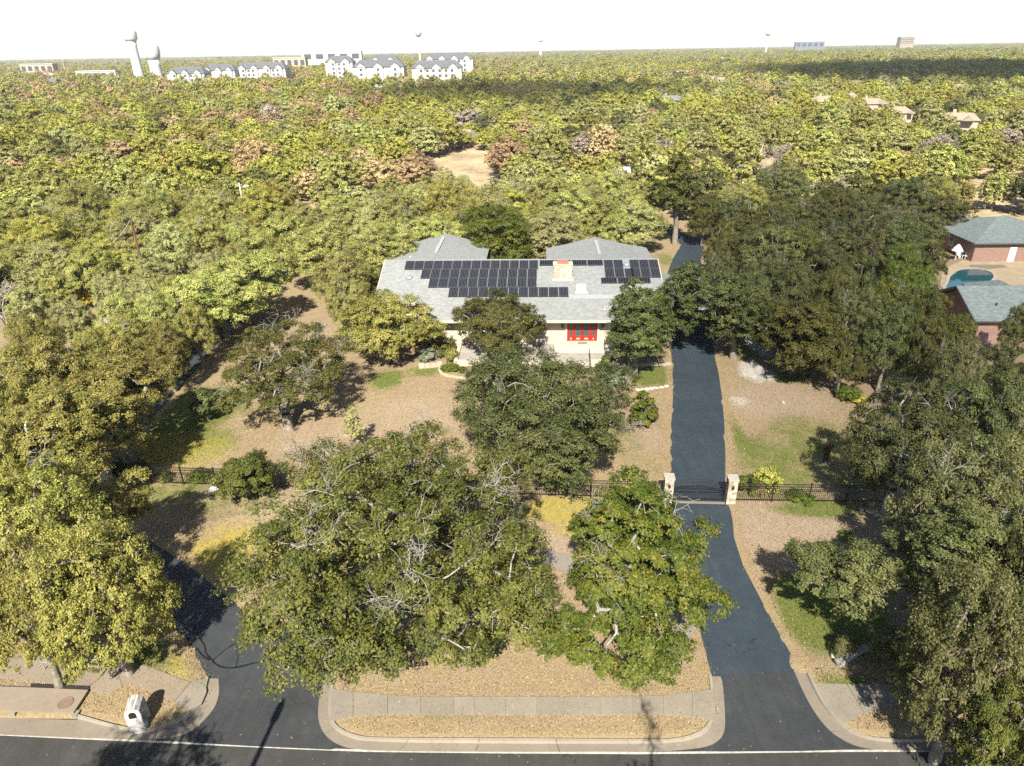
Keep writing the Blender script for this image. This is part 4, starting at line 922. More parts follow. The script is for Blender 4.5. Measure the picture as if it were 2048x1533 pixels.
MB().box(0, gw, -.30, -.12, -.05, .02).build('track', CONC, gate)

# ---------------------------------------------------------------- stone mailbox
mb = G(283, 1452); mail = empty('mailbox', (mb[0], mb[1], .10), 'arched white stone mailbox pillar on the leaf-strewn corner', 'mailbox', rz=math.radians(13))
mw, mdp, mh_ = .31, .42, 1.12
core = MB(); arch = [(mw * math.cos(t), mh_ + mw * .95 * math.sin(t)) for t in np.linspace(0, math.pi, 11)]
prof = [(-mw, -.1), (mw, -.1)] + [(a, b) for a, b in arch]
n = len(prof); vs = [(p[0], -mdp, p[1]) for p in prof] + [(p[0], mdp, p[1]) for p in prof]
core._add(vs, [tuple(range(n)), tuple(range(2 * n - 1, n - 1, -1))] + [(i, n + i, n + (i + 1) % n, (i + 1) % n) for i in range(n)])
core.build('core', plain('mailbox_mortar', (.46,.45,.42), .9, .15, 6), mail)
ms = [plain('mailbox_stone_%d' % i, c, .9, .25, 6) for i, c in enumerate([(.30,.30,.29), (.42,.41,.38), (.20,.20,.195), (.50,.49,.46)])]
rr = random.Random(3)
for side in (-1, 1):
    for r_i in range(5):
        y = -mdp + .02
        while y < mdp - .08:
            l = min(rr.uniform(.16, .3), mdp - .02 - y); z = .02 + r_i * .215
            MB().box(side * mw - .005 if side > 0 else -mw - .018, mw + .018 if side > 0 else -mw + .005, y + .008, y + l - .008, z + .008, z + .207).build('stone', ms[rr.randrange(4)], mail); y += l
for i in range(1, 10):
    t = math.pi * i / 10; cx, cz = (mw + .006) * math.cos(t), mh_ + (mw * .95 + .006) * math.sin(t)
    for y0, y1 in ((-mdp + .02, -.16), (-.14, .12), (.14, mdp - .02)):
        b = MB(); b.box(-.042, .042, y0, y1, -.014, .014); o = b.build('stone', ms[(i * 3 + int(y0 * 10)) % 4], mail, loc=(cx, 0, cz)); o.rotation_euler = (0, math.pi / 2 - t, 0)
for r_i in range(4): MB().box(-mw + .02, mw - .02, -mdp - .02, -mdp + .004, .03 + r_i * .2, .21 + r_i * .2).build('stone', ms[3 if r_i % 2 else 1], mail)
dn = [(.15 * math.cos(t), 1.12 + .15 * math.sin(t)) for t in np.linspace(0, math.pi, 9)]; dp = [(-.15, .92), (.15, .92)] + dn
b = MB(); n = len(dp); b._add([(p[0], -mdp - .022, p[1]) for p in dp] + [(p[0], -mdp + .01, p[1]) for p in dp], [tuple(range(n)), tuple(range(2 * n - 1, n - 1, -1))] + [(i, n + i, n + (i + 1) % n, (i + 1) % n) for i in range(n)])
b.build('letter_door', plain('black_letter_door', (.015,.015,.016), .5, .2), mail)
# tubular guard rail beside the inlet
gr0, gr1 = G(207, 1353), G(92, 1344)
grl = empty('guard_rail', (gr0[0], gr0[1], .165), 'silver tubular guard rail on the sidewalk under the left oak', 'railing')
GALV = plain('galvanised', (.50,.52,.54), .35, .12, 5, metal=.7); dx, dy = gr1[0] - gr0[0], gr1[1] - gr0[1]
MB().tube([(0, 0, 0), (0, 0, .88), (-.06, 0, .95), (dx + .06, dy, .95), (dx, dy, .88), (dx, dy, 0)], .03, 8).build('top_rail', GALV, grl)
MB().tube([(0, 0, .5), (dx, dy, .5)], .024, 8).build('mid_rail', GALV, grl)
MB().tube([(dx * .5, dy * .5, 0), (dx * .5, dy * .5, .93)], .026, 8).build('post', GALV, grl)
# boulders, log, carved stump
BOULD = plain('white_limestone', (.36,.345,.315), .9, .22, 2.5, bump=.4); LOGM = bark_mat('weathered_log', (.11,.105,.098), (.25,.24,.225))
def boulder(px, py, rx, ry, rzz, seed, label, name='boulder'):
    g = G(px, py); link(name, blob_mesh(name, rx, ry, rzz, BOULD, seed, 3, .3), loc=(g[0], g[1], ground_z(g[0], g[1])), label=label, cat='rock', rz=seed * 1.1)
boulder(427,984,.42,.28,.22,1,'white boulder on the grass below the left fence')
for i, (px, py) in enumerate([(1722,1022),(1738,1028),(1752,1034),(1764,1042)]): boulder(px, py, .18, .13, .08, 10 + i, 'small pale stone in the row below the right fence end, %s from the fence' % ['first', 'second', 'third', 'fourth'][i])
boulder(1668,1318,.2,.26,.2,31,'small white rock touching the grey log')
boulder(1566,807,.22,.12,.09,33,'tiny white stone on the bare ground right of the driveway')
l0, l1 = G(1672, 1335), G(1730, 1305)
MB().tube([(0, 0, .16), ((l1[0] - l0[0]) * .5, (l1[1] - l0[1]) * .5 + .05, .22), (l1[0] - l0[0], l1[1] - l0[1], .26)], [.24, .22, .17], 12).build('fallen_log', LOGM, None, smooth=True, loc=(l0[0], l0[1], .08), label='weathered grey fallen log near the right sidewalk', cat='log')
st = G(1650, 925); stump = empty('carved_post', (st[0], st[1], 0), 'dark brown carved wooden post on the lawn edge at right', 'post')
WOODD = plain('dark_carved_wood', (.055,.028,.02), .8, .3, 6)
MB().lathe([(.24, -.05), (.26, .1), (.17, .25), (.19, .7), (.24, .95), (.15, 1.15), (.12, 1.2)], 12).build('body', WOODD, stump, smooth=True)
MB().lathe([(.10, 1.15), (.19, 1.28), (.20, 1.45), (.12, 1.6), (0, 1.64)], 12).build('head', WOODD, stump, smooth=True)
for s in (-1, 1): MB().tube([(s * .12, 0, 1.05), (s * .34, 0, 1.3), (s * .30, 0, 1.6)], [.07, .06, .035], 8).build('arm', WOODD, stump)
MB().box(-.3, .3, -.3, .3, -.05, .05).build('base', BOULD, stump)
# lamp post across the street whose shadow crosses the left driveway mouth
sp_ = G(567, 1400); lp = np.array([sp_[0], sp_[1]]) - np.array([SUN_DIR.x, SUN_DIR.y]) / -SUN_DIR.z * 12.5
pole = empty('utility_pole', (lp[0], lp[1], .0), 'utility pole across the street casting a thin shadow on the asphalt', 'pole')
MB().tube([(0, 0, -.1), (0, 0, 6), (0, 0, 12.5)], [.15, .13, .10], 10).build('pole', plain('pole_brown', (.16,.11,.08), .8, .2), pole); MB().lathe([(.15, 11.4), (.18, 11.5), (.18, 12.2), (.1, 12.4), (0, 12.42)], 10).build('insulator_cap', GALV, pole)

# ---------------------------------------------------------------- neighbours on the right: brick outbuilding, pool, house
BRICK = tex_brick('red_brick', (.22,.115,.09), (.29,.16,.13), (.33,.27,.235), .24, .085, .012, .4)
out = G(1942, 525); ob = empty('outbuilding', (out[0], out[1], 0), 'red brick outbuilding with blue-grey hip roof by the pool', 'building', rz=-.03)
MB().box(0, 13.5, 0, 14.0, -.1, 2.75).build('wall', BRICK, ob)
e, hz = .55, 2.72
rf = MB(); A, B, C_, D = (-e, -e, hz), (13.5 + e, -e, hz), (13.5 + e, 14.0 + e, hz), (-e, 14.0 + e, hz); r1, r2 = (6.2, 6.6, hz + 2.0), (7.6, 7.4, hz + 2.0)
rf._add([A, B, C_, D, r1, r2], [(0, 1, 5, 4), (1, 2, 5), (2, 3, 4, 5), (3, 0, 4), (3, 2, 1, 0)]); rf.build('roof', SHINGLE2, ob)
MB().box(-e - .02, 13.5 + e + .02, -e - .08, -e - .01, hz - .12, hz + .05).box(-e - .08, -e - .01, -e, 14.0 + e, hz - .12, hz + .05).build('fascia', plain('dark_fascia', (.10,.11,.12), .6, .1), ob)
o = MB().box(4.7, 5.6, -.05, .0, 0, 2.05).build('door', WHITE, ob); MB().box(5.45, 5.5, -.1, -.05, 1.0, 1.05).build('handle', IRON, ob)
o = MB().box(-.05, 0, 5.0, 6.1, .9, 2.1).build('window', WHITE, ob); MB().box(-.06, -.05, 5.08, 6.02, .98, 2.02).build('pane', GLASS, o)
deck = sheet('pool_deck', GL([(1885,540),(1925,522),(2048,522),(2140,525),(2140,600),(2048,585),(1990,600),(1890,600),(1880,570)]), .075, plain('sandy_deck', (.32,.255,.175), .9, .2, .8), kind='structure', label='sandy paved pool deck beside the brick outbuilding')
sheet('path', GL([(1938,531),(2005,531),(2015,536),(1975,540),(1940,536)]), .082, CONC, kind='structure', label='pale concrete strip before the brick outbuilding')
pc = [(1896,556),(1903,548),(1915,541),(1932,538.5),(1955,538.5),(1978,543),(1990,551),(1990,560),(1975,572),(1955,583),(1930,592),(1905,596),(1890,590),(1887,575),(1893,568)]
POOLW = NT('pool_water'); pool_m = POOLW.done(POOLW.bsdf((.010,.075,.095), .03, POOLW.bump(POOLW.noise(3, 2, .5, POOLW.pos()), .05, .02), .9))
pl_ = smooth_line(np.vstack([GL(pc), GL(pc)[:1]]))[:-1]
sheet('pool_water', pl_, .088, pool_m, kind='structure', label='dark teal kidney-shaped swimming pool behind the right-hand grove')
rim = bpy.data.objects.new('pool_coping', None); COL.objects.link(rim); tag(rim, 'pale stone coping round the swimming pool', None, None, 'structure')
pr = resample(np.vstack([pl_, pl_[:1]]), .9); rb = ribbon(pr, .2); n = len(pr)
for i in range(n - 1):
    a, b, c_, d = rb[i], rb[i + 1], rb[2 * n - 2 - i], rb[2 * n - 1 - i]; MB().slab([(q_[0], q_[1], .16) for q_ in (d, c_, b, a)], .2).build('coping_stone', STONE, rim)
for i, (px, py) in enumerate([(1914,519),(1924,518),(1935,520)]):
    g = G(px, py); cr = empty('patio_chair', (g[0], g[1], .09), ['white patio chair at the left of the trio by the brick wall', 'white patio chair in the middle of the trio by the brick wall', 'white patio chair nearest the brick corner'][i], 'chair', 'white patio chairs', rz=.4 * i - .3)
    MB().box(-.28, .28, -.28, .28, .40, .46).build('seat', WHITE, cr); MB().slab([(-.28, .28, 1.0), (.28, .28, 1.0), (.28, .33, 1.0), (-.28, .33, 1.0)], .55).build('backrest', WHITE, cr)
    for sx in (-.25, .25):
        for sy in (-.25, .25): MB().box(sx - .025, sx + .025, sy - .025, sy + .025, 0, .4).build('leg', WHITE, cr)
g = G(1909, 522); um = empty('patio_umbrella', (g[0], g[1], .09), 'cream patio umbrella half open beside the brick outbuilding', 'umbrella')
MB().tube([(0, 0, 0), (0, 0, 2.2)], .025, 8).build('pole', WHITE, um); MB().lathe([(.75, 1.35), (.5, 1.75), (.2, 2.1), (0, 2.25)], 8).build('canopy', plain('cream_canvas', (.66,.64,.52), .9, .1), um)
nh = empty('house', (45.3, 61.85, 0), 'dark brick house with blue-grey gable roof cut by the right edge', 'house', rz=-.043)
MB().box(.6, 22, .6, 8.2, -.1, 2.5).build('wall', BRICK, nh)
MB().slab([(-.2, 0, 2.66), (22, 0, 2.66), (22, 4.4, 4.82), (-.2, 4.4, 4.82)], .14).build('roof', SHINGLE2, nh)
MB().slab([(-.2, 4.4, 4.82), (22, 4.4, 4.82), (22, 8.8, 2.66), (-.2, 8.8, 2.66)], .14).build('roof', SHINGLE2, nh)
MB().slab([(2.9, 4.6, 3.7), (5.2, 4.6, 4.80), (5.2, 6.4, 4.80), (2.9, 8.6, 3.7)], .12).slab([(5.2, 4.6, 4.80), (7.5, 4.6, 3.7), (7.5, 8.6, 3.7), (5.2, 6.4, 4.80)], .12).build('cross_roof', SHINGLE2, nh)
gw_ = MB(); gw_._add([(.6, .6, 2.5), (.6, 8.2, 2.5), (.6, 4.4, 4.62), (.8, .6, 2.5), (.8, 8.2, 2.5), (.8, 4.4, 4.62)], [(0, 2, 1), (3, 4, 5), (0, 3, 5, 2), (1, 2, 5, 4), (0, 1, 4, 3)]); gw_.build('gable_wall', BRICK, nh)
MB().slab([(-.28, 0, 2.69), (-.205, 0, 2.69), (-.205, 4.4, 4.85), (-.28, 4.4, 4.85)], .22).build('fascia', plain('dark_fascia', (.10,.11,.12), .6, .1), nh)
MB().lathe([(.07, 0), (.07, .3), (0, .3)], 8).build('vent_pipe', IRON, nh, loc=(2.6, 1.9, 3.55))
# ---------------------------------------------------------------- far buildings, water towers, poles
FAR_EXCL = []
def at_d(px, py, d):
    r = ray(px, py); return np.array([r[0] / r[1] * d, d, CAM_H + r[2] / r[1] * d])
APW = plain('apartment_white', (.37,.37,.365), .7, .06, .3); APT = plain('apartment_tan', (.38,.345,.30), .8, .08, .3); APR = plain('apartment_roof', (.095,.10,.115), .9, .15, .4); FGL = glass_mat('far_glass', (.05,.06,.075), .3)
def apartment(x0, x1, ytop, d, label, gables=3, tan=False, rz=0.0):
    a, b = at_d(x0, ytop, d), at_d(x1, ytop, d); w = b[0] - a[0]; zt = (a[2] + b[2]) / 2; ze = zt - 4.8; dp_ = 15
    root = empty('apartment_building', ((a[0] + b[0]) / 2, d, -.35), label, 'building', 'white apartment blocks', rz)
    MB().box(-w / 2, w / 2, 0, dp_, 0, ze).build('wall', APT if tan else APW, root)
    r = MB(); h2 = w / 2 + .6
    r._add([(-h2, -.6, ze), (h2, -.6, ze), (h2, dp_ + .6, ze), (-h2, dp_ + .6, ze), (-h2 + 5, dp_ / 2, zt), (h2 - 5, dp_ / 2, zt)], [(0, 1, 5, 4), (1, 2, 5), (2, 3, 4, 5), (3, 0, 4), (3, 2, 1, 0)]); r.build('roof', APR, root)
    gw = w / gables
    for i in range(gables):
        cx = -w / 2 + gw * (i + .5); g = gw * .28; m = MB()
        m.box(cx - g, cx + g, -1.2, -.01, 0, ze + .01)
        m._add([(cx - g - .4, -1.5, ze), (cx + g + .4, -1.5, ze), (cx, -1.5, ze + 2.6), (cx - g - .4, dp_ * .4, ze), (cx + g + .4, dp_ * .4, ze), (cx, dp_ * .4, ze + 2.6)], [(0, 1, 2), (0, 2, 5, 3), (1, 4, 5, 2)])
        o = m.build('gable_bay', APW, root)
        MB().slab([(cx - g - .5, -1.7, ze + .0), (cx + .0, -1.7, ze + 2.75), (cx, dp_ * .4, ze + 2.75), (cx - g - .5, dp_ * .4, ze)], .12).build('gable_roof', APR, root)
        MB().slab([(cx, -1.7, ze + 2.75), (cx + g + .5, -1.7, ze), (cx + g + .5, dp_ * .4, ze), (cx, dp_ * .4, ze + 2.75)], .12).build('gable_roof', APR, root)
    n = max(4, int(w / 4.2)); wm = MB().box(-.85, .85, -.1, .0, 0, 1.7).mesh('window', [FGL])
    for s in range(4):
        zz = ze - 2.6 - s * 3.3
        if zz < 1: break
        for i in range(n):
            x = -w / 2 + w * (i + .5) / n; inb = any(abs(x - (-w / 2 + gw * (j + .5))) < gw * .28 for j in range(gables)); edge = any(abs(abs(x - (-w / 2 + gw * (j + .5))) - gw * .28) < .9 for j in range(gables))
            if edge: continue
            link('window', wm, root, loc=(x, -1.21 if inb else -.01, zz))
    FAR_EXCL.append(np.array([[a[0] - 1, d - 7], [b[0] + 1, d - 7], [b[0] + 6, d + 20], [a[0] - 6, d + 20]]))
apartment(330,405,133,600,'white apartment block at the left end of the far left row'); apartment(402,466,128,640,'white apartment block in the middle of the far left row'); apartment(469,568,124,650,'long white apartment block at the right end of the far left row', 4)
apartment(648,703,111,640,'small white apartment block left of the central far cluster', 2); apartment(703,806,119,560,'white gabled apartment block in front of the central far cluster', 3); apartment(735,795,109,680,'white apartment block half hidden behind the central cluster', 2)
apartment(822,922,120,530,'tan and white apartment block with rows of dark openings', 3, True); apartment(846,945,105,640,'long white apartment block at the right end of the central cluster', 4)
HROOF = {'tan': plain('far_roof_tan', (.25,.205,.16), .9, .12, .5), 'grey': plain('far_roof_grey', (.16,.168,.178), .9, .12, .5), 'brown': plain('far_roof_brown', (.17,.125,.10), .9, .12, .5), 'white': plain('far_roof_white', (.42,.415,.405), .8, .06, .5), 'blue': plain('far_roof_blue', (.12,.145,.175), .9, .12, .5), 'dark': plain('far_roof_dark', (.11,.115,.125), .9, .12, .5)}
HWALL = plain('far_house_wall', (.33,.28,.23), .85, .12, .4); HWW = plain('far_house_wall_white', (.42,.40,.37), .8, .08, .4)
FARH = [(1305,118,34,'tan'),(1366,143,40,'tan'),(1444,139,20,'blue'),(1434,156,44,'tan'),(1524,147,38,'tan'),(1440,116,22,'tan'),(1336,104,14,'tan'),(1590,126,20,'tan'),(1574,165,30,'grey'),(1606,163,30,'grey'),(1340,189,50,'grey'),(1650,190,54,'tan'),(1694,183,34,'tan'),(1742,194,50,'tan'),(1806,172,22,'grey'),(1922,222,66,'tan'),(1908,166,40,'tan'),(1962,160,30,'blue'),(1996,171,34,'tan'),(1712,159,26,'brown'),(1870,147,26,'brown'),(1642,106,30,'grey'),(1684,104,24,'grey'),(1780,108,24,'tan'),(1530,124,20,'tan'),(1190,142,18,'white'),(1545,105,12,'grey'),(1940,101,18,'tan'),
        (112,160,70,'dark'),(98,150,34,'white'),(224,166,44,'tan'),(346,157,40,'white'),(392,155,30,'white'),(760,171,38,'grey'),(906,181,34,'brown'),(926,262,44,'tan'),(602,157,22,'brown'),(26,137,36,'white'),(222,131,22,'white'),(860,132,10,'tan'),(1800,210,30,'tan')]
seen_c = {}
for px, py, wp, col in sorted(FARH): seen_c.setdefault(col, []).append((px, py, wp))
ADJC = {'tan': 'tan', 'grey': 'grey', 'brown': 'brown', 'white': 'white', 'blue': 'slate blue', 'dark': 'dark grey'}
def far_house(px, py, wp, col, label):
    ze, zr = 5.6, 9.6; g = G(px, py, 8.2); _, _, f = proj(*g); w = wp * f / F_PX; d = g[1]; dp_ = min(max(9, w * .55), 16)
    if px == 926: ze, zr = 2.6, 5.0; g = G(px, py, 4.2); _, _, f = proj(*g); w = wp * f / F_PX; d = g[1]; dp_ = 9
    if px != 926: ze = 6.2; zr = ze + min(max(1.8, w * .17), 3.6)
    root = empty('house', (g[0], d, -.35), label, 'house', 'houses among the far trees', random.uniform(-.35, .35) if px != 1922 else -.5)
    MB().box(-w / 2, w / 2, -dp_ / 2, dp_ / 2, 0, ze).build('wall', HWW if col == 'white' else HWALL, root)
    r = MB(); h2, e2 = w / 2 + .5, dp_ / 2 + .5; ins = min(w * .2, dp_ / 2)
    r._add([(-h2, -e2, ze), (h2, -e2, ze), (h2, e2, ze), (-h2, e2, ze), (-h2 + ins, 0, zr), (h2 - ins, 0, zr)], [(0, 1, 5, 4), (1, 2, 5), (2, 3, 4, 5), (3, 0, 4), (3, 2, 1, 0)]); r.build('roof', HROOF[col], root)
    m = MB(); cx = w * .22; gg = w * .16
    m._add([(cx - gg, -e2 - 1.6, ze), (cx + gg, -e2 - 1.6, ze), (cx, -e2 - 1.6, ze + gg * .75), (cx - gg, 0, ze), (cx + gg, 0, ze), (cx, 0, ze + gg * .75)], [(0, 1, 2), (0, 2, 5, 3), (1, 4, 5, 2)]); m.build('cross_gable', HROOF[col], root)
    if w > 9: MB().box(-w * .2, -w * .2 + .9, .4, 1.3, zr - 2, zr + .9).build('chimney', HWALL, root)
    for x in (-w * .3, -w * .05, w * .38): MB().box(x - .6, x + .6, -dp_ / 2 - .05, -dp_ / 2 + .01, 1.1, 2.5).build('window', FGL, root)
    hw = w / 2 + 1.5
    if px == 926: FAR_EXCL.append(np.array([[g[0] - 5, d - 5], [g[0] + 5, d - 5], [g[0] + 5, d + 5], [g[0] - 5, d + 5]])); return
    FAR_EXCL.append(np.array([[g[0] - hw, d - dp_ / 2 - 6 - d * .03], [g[0] + hw, d - dp_ / 2 - 6 - d * .03], [g[0] + hw, d + dp_ / 2 + 3], [g[0] - hw, d + dp_ / 2 + 3]]))
for col, lst in seen_c.items():
    for i, (px, py, wp) in enumerate(lst): far_house(px, py, wp, col, '%s roofed house among the far trees, %s from left of that colour' % (ADJC[col], ['first', 'second', 'third', 'fourth', 'fifth', 'sixth', 'seventh', 'eighth', 'ninth', 'tenth', 'eleventh', 'twelfth', 'thirteenth', 'fourteenth', 'fifteenth', 'sixteenth', 'seventeenth', 'eighteenth', 'nineteenth', 'twentieth', 'twenty-first', 'twenty-second'][i]))
# long low warehouses
def warehouse(x0, x1, ytop, d, label, mat, stripe=True):
    a, b = at_d(x0, ytop, d), at_d(x1, ytop, d); w = b[0] - a[0]; zt = a[2]
    root = empty('warehouse', ((a[0] + b[0]) / 2, d, -.35), label, 'building'); MB().box(-w / 2, w / 2, 0, 12, 0, zt).build('wall', mat, root); MB().box(-w / 2 - .5, w / 2 + .5, -.5, 12.5, zt, zt + .6).build('roof', HROOF['white'], root)
    for i in range(5): x = -w / 2 + w * (i + .5) / 5; MB().box(x - w * .06, x + w * .06, -.3, -.01, zt * .62, zt * .88).build('window', FGL, root)
    FAR_EXCL.append(np.array([[a[0], d - 8], [b[0], d - 8], [b[0], d + 34], [a[0], d + 34]]))
warehouse(602,722,104,1300,'long low white warehouse before the dark tree line', HWW); warehouse(38,104,129,1000,'low warehouse with dark front at the far left', HWALL); warehouse(150,230,143,800,'low white commercial building at left', HWW); warehouse(545,610,116,1000,'low tan building left of the long warehouse', HWALL)
warehouse(1592,1650,84,2600,'dark low building on the horizon right of the small water tower', HROOF['blue']); 
fb = at_d(1817,74,3000); b_ = empty('office_block', (fb[0], 3000, 0), 'tan office block on the horizon at right', 'building'); MB().box(-27, 27, 0, 30, 0, fb[2]).build('wall', HROOF['tan'], b_)
for s in range(4): MB().box(-25, 25, -.5, -.01, fb[2] - 5 - s * 6, fb[2] - 3 - s * 6).build('window_band', FGL, b_)
# water towers
TW = plain('tower_white', (.46,.46,.465), .6, .05, .1); TG = plain('tower_grey', (.36,.37,.36), .6, .08, .1)
def tower(px, ytop, d, label, prof, mat):
    p = at_d(px, ytop, d); k = p[2]; root = empty('water_tower', (p[0], d, -.35), label, 'water tower')
    ps = [(r, z * (k + .35)) for r, z in prof[0]]; pb = [(r, z * (k + .35)) for r, z in prof[1]]
    MB().lathe(ps, 28).build('stem', mat, root, smooth=True); MB().lathe(pb, 28).build('tank', mat, root, smooth=True)
tower(257,60,750,'tall white fluted water tower at far left',([(5.6,0),(4.8,.1),(4.3,.45),(4.2,.72),(4.5,.80)],[(4.2,.79),(5.6,.82),(6.4,.85),(6.5,.95),(6.1,.985),(3.4,1.0),(0,1.005)]),TW)
tower(300,88,750,'squat white water tower beside the tall one',([(7.0,0),(5.6,.2),(5.2,.5),(5.6,.62)],[(5.0,.61),(6.8,.70),(7.4,.78),(7.4,.92),(6.3,.98),(3.0,1.0),(0,1.0)]),TW)
tower(836,58,1100,'round grey ball water tower above the centre',([(3.2,0),(1.9,.06),(1.6,.5),(1.7,.82)],[(1.6,.815),(3.6,.84),(4.7,.88),(4.9,.92),(4.5,.96),(3,.99),(0,1.0)]),TG)
tower(1537,63,2200,'small white water tower on the horizon right of centre',([(3.5,0),(2.4,.1),(2.2,.8)],[(2.2,.8),(7.5,.88),(9.0,.93),(7.5,.98),(0,1.0)]),TW)
tower(1081,74,2400,'faint white water tower on the central horizon',([(5,0),(4,.1),(4,.75)],[(4,.75),(8.5,.82),(9.0,.9),(7,.98),(0,1.0)]),TW)
mast = at_d(118,98,1200); m_ = MB().tube([(0, 0, 0), (0, 0, mast[2])], [.5, .25], 6); m_.build('radio_mast', TG, None, loc=(mast[0], 1200, 0), label='thin radio mast on the far left horizon', cat='mast')
# utility poles with crossarms, transformers and wires
POLE = bark_mat('pole_wood', (.14,.085,.06), (.27,.17,.12)); STEEL = plain('transformer_grey', (.55,.56,.55), .5, .1)
def upole(px, ytop, ybase_h, d, label, transformer=False, arm=True, mat=None):
    p = at_d(px, ytop, d); root = empty('utility_pole', (p[0], d, -.3), label, 'pole', 'utility poles in the wood'); h = p[2] + .3
    MB().tube([(0, 0, -.2), (0, 0, h)], [.17, .12], 8).build('pole', mat or POLE, root)
    if arm: MB().box(-1.2, 1.2, -.06, .06, h - .7, h - .55).build('crossarm', mat or POLE, root)
    if transformer: MB().lathe([(.26, h - 2.6), (.28, h - 2.5), (.28, h - 1.5), (.2, h - 1.4), (0, h - 1.38)], 12, (.42, -.1)).build('transformer', STEEL, root)
    return np.array([p[0], d, h - .35])
w1 = upole(866,190,0,330,'thin utility pole above the rusty trees at centre',True); w2 = upole(738,237,0,235,'utility pole with pale transformer left of the lone wood house',True,False); w3 = upole(1357,245,0,200,'utility pole with white transformer right of centre',True)
w4 = upole(1393,315,0,128,'dark utility pole with lamp arm behind the house',False,True); w5 = upole(262,443,0,82,'reddish wooden pole standing in the left wood',False,False,plain('red_brown_pole', (.12,.06,.04), .8, .2, 3)); w6 = upole(1953,262,0,215,'left one of the twin reddish poles at right'); w7 = upole(1979,262,0,225,'right one of the twin reddish poles at right')
w8 = upole(1858,203,0,310,'far utility pole with double arm right of the tan roofs'); w9 = upole(135,225,0,260,'pale utility pole in the far left wood',False)
def wire(a, b, label, sag=1.2):
    a, b = np.array(a), np.array(b); c = (a + b) / 2; n = 12
    pts_ = [tuple(a + (b - a) * i / n - np.array([0, 0, sag * 4 * (i / n) * (1 - i / n)]) - c) for i in range(n + 1)]
    MB().tube(pts_, .022, 4).build('power_line', plain('wire_grey', (.45,.45,.44), .6, .05), None, loc=tuple(c), label=label, cat='wire')
wire(w9, w2, 'thin power line crossing the left wood'); wire(w2, w3, 'thin power line crossing behind the house'); wire(w3, w6, 'thin power line running to the twin poles at right'); wire(w5 + [-.1, 0, .2], at_d(170,490,70), 'short service wire from the reddish pole')
lp_ = at_d(478,366,122); root = empty('lamp_post', (lp_[0], 122, -.3), 'white lamp post in the left wood', 'lamp post'); MB().tube([(0, 0, 0), (0, 0, lp_[2] + .3)], .13, 8).build('pole', TW, root); MB().tube([(0, 0, lp_[2] - .6), (.9, -.2, lp_[2] - .2)], .05, 6).build('arm', TW, root); MB().box(.8, 1.7, -.4, 0, lp_[2] - .28, lp_[2] - .12).build('lamp_head', TW, root)
# sheds
def shed(px, py, w, dpt, h, label, wm, rm):
    g = G(px, py); root = empty('shed', (g[0], g[1], -.3), label, 'shed'); MB().box(-w / 2, w / 2, 0, dpt, 0, h).build('wall', wm, root)
    MB().slab([(-w / 2 - .3, -.3, h), (w / 2 + .3, -.3, h), (w / 2 + .3, dpt / 2, h + 1.1), (-w / 2 - .3, dpt / 2, h + 1.1)], .12).slab([(-w / 2 - .3, dpt / 2, h + 1.1), (w / 2 + .3, dpt / 2, h + 1.1), (w / 2 + .3, dpt + .3, h), (-w / 2 - .3, dpt + .3, h)], .12).build('roof', rm, root)
    MB().box(-.5, .5, -.06, -.01, 0, 2.0).build('door', WHITE, root)
    FAR_EXCL.append(np.array([[g[0] - w / 2 - 1, g[1] - 9], [g[0] + w / 2 + 1, g[1] - 9], [g[0] + w / 2 + 1, g[1] + dpt + 1], [g[0] - w / 2 - 1, g[1] + dpt + 1]]))
shed(1504,372,5.5,6,3.0,'grey shed below the dead forked trunk',HWW,HROOF['grey']); shed(1238,372,4.5,5,2.8,'whitish shed behind the bare brush',HWW,HROOF['white'])
# dead forked trunk by the shed
dt = G(1505,362); dr = np.random.default_rng(4); pth = []
for s_, ln_ in ((-.35, 7.5), (.35, 8.5), (.05, 6)):
    p = np.array([0., 0, 0]); d = np.array([s_ * .4, 0, 1.]); pp = [p]
    for i in range(6): d = unit(d + dr.normal(size=3) * .16 + np.array([s_ * .12, 0, .1])); p = p + d * ln_ / 6; pp.append(p)
    pth.append((np.array(pp), np.linspace(.2, .04, 7)))
    for i in (3, 4, 5): e = pp[i] + unit(dr.normal(size=3) + np.array([s_, 0, .6])) * 1.6; pth.append((np.array([pp[i], e]), np.array([.06, .02])))
V, Fq = tubes(pth, 6); link('dead_tree', np_mesh('dead_tree', V, Fq, [bark_mat('bleached_trunk', (.42,.39,.34), (.62,.58,.52))], None, True), loc=(dt[0], dt[1], -.3), label='bleached dead forked trunk above the grey shed', cat='tree')

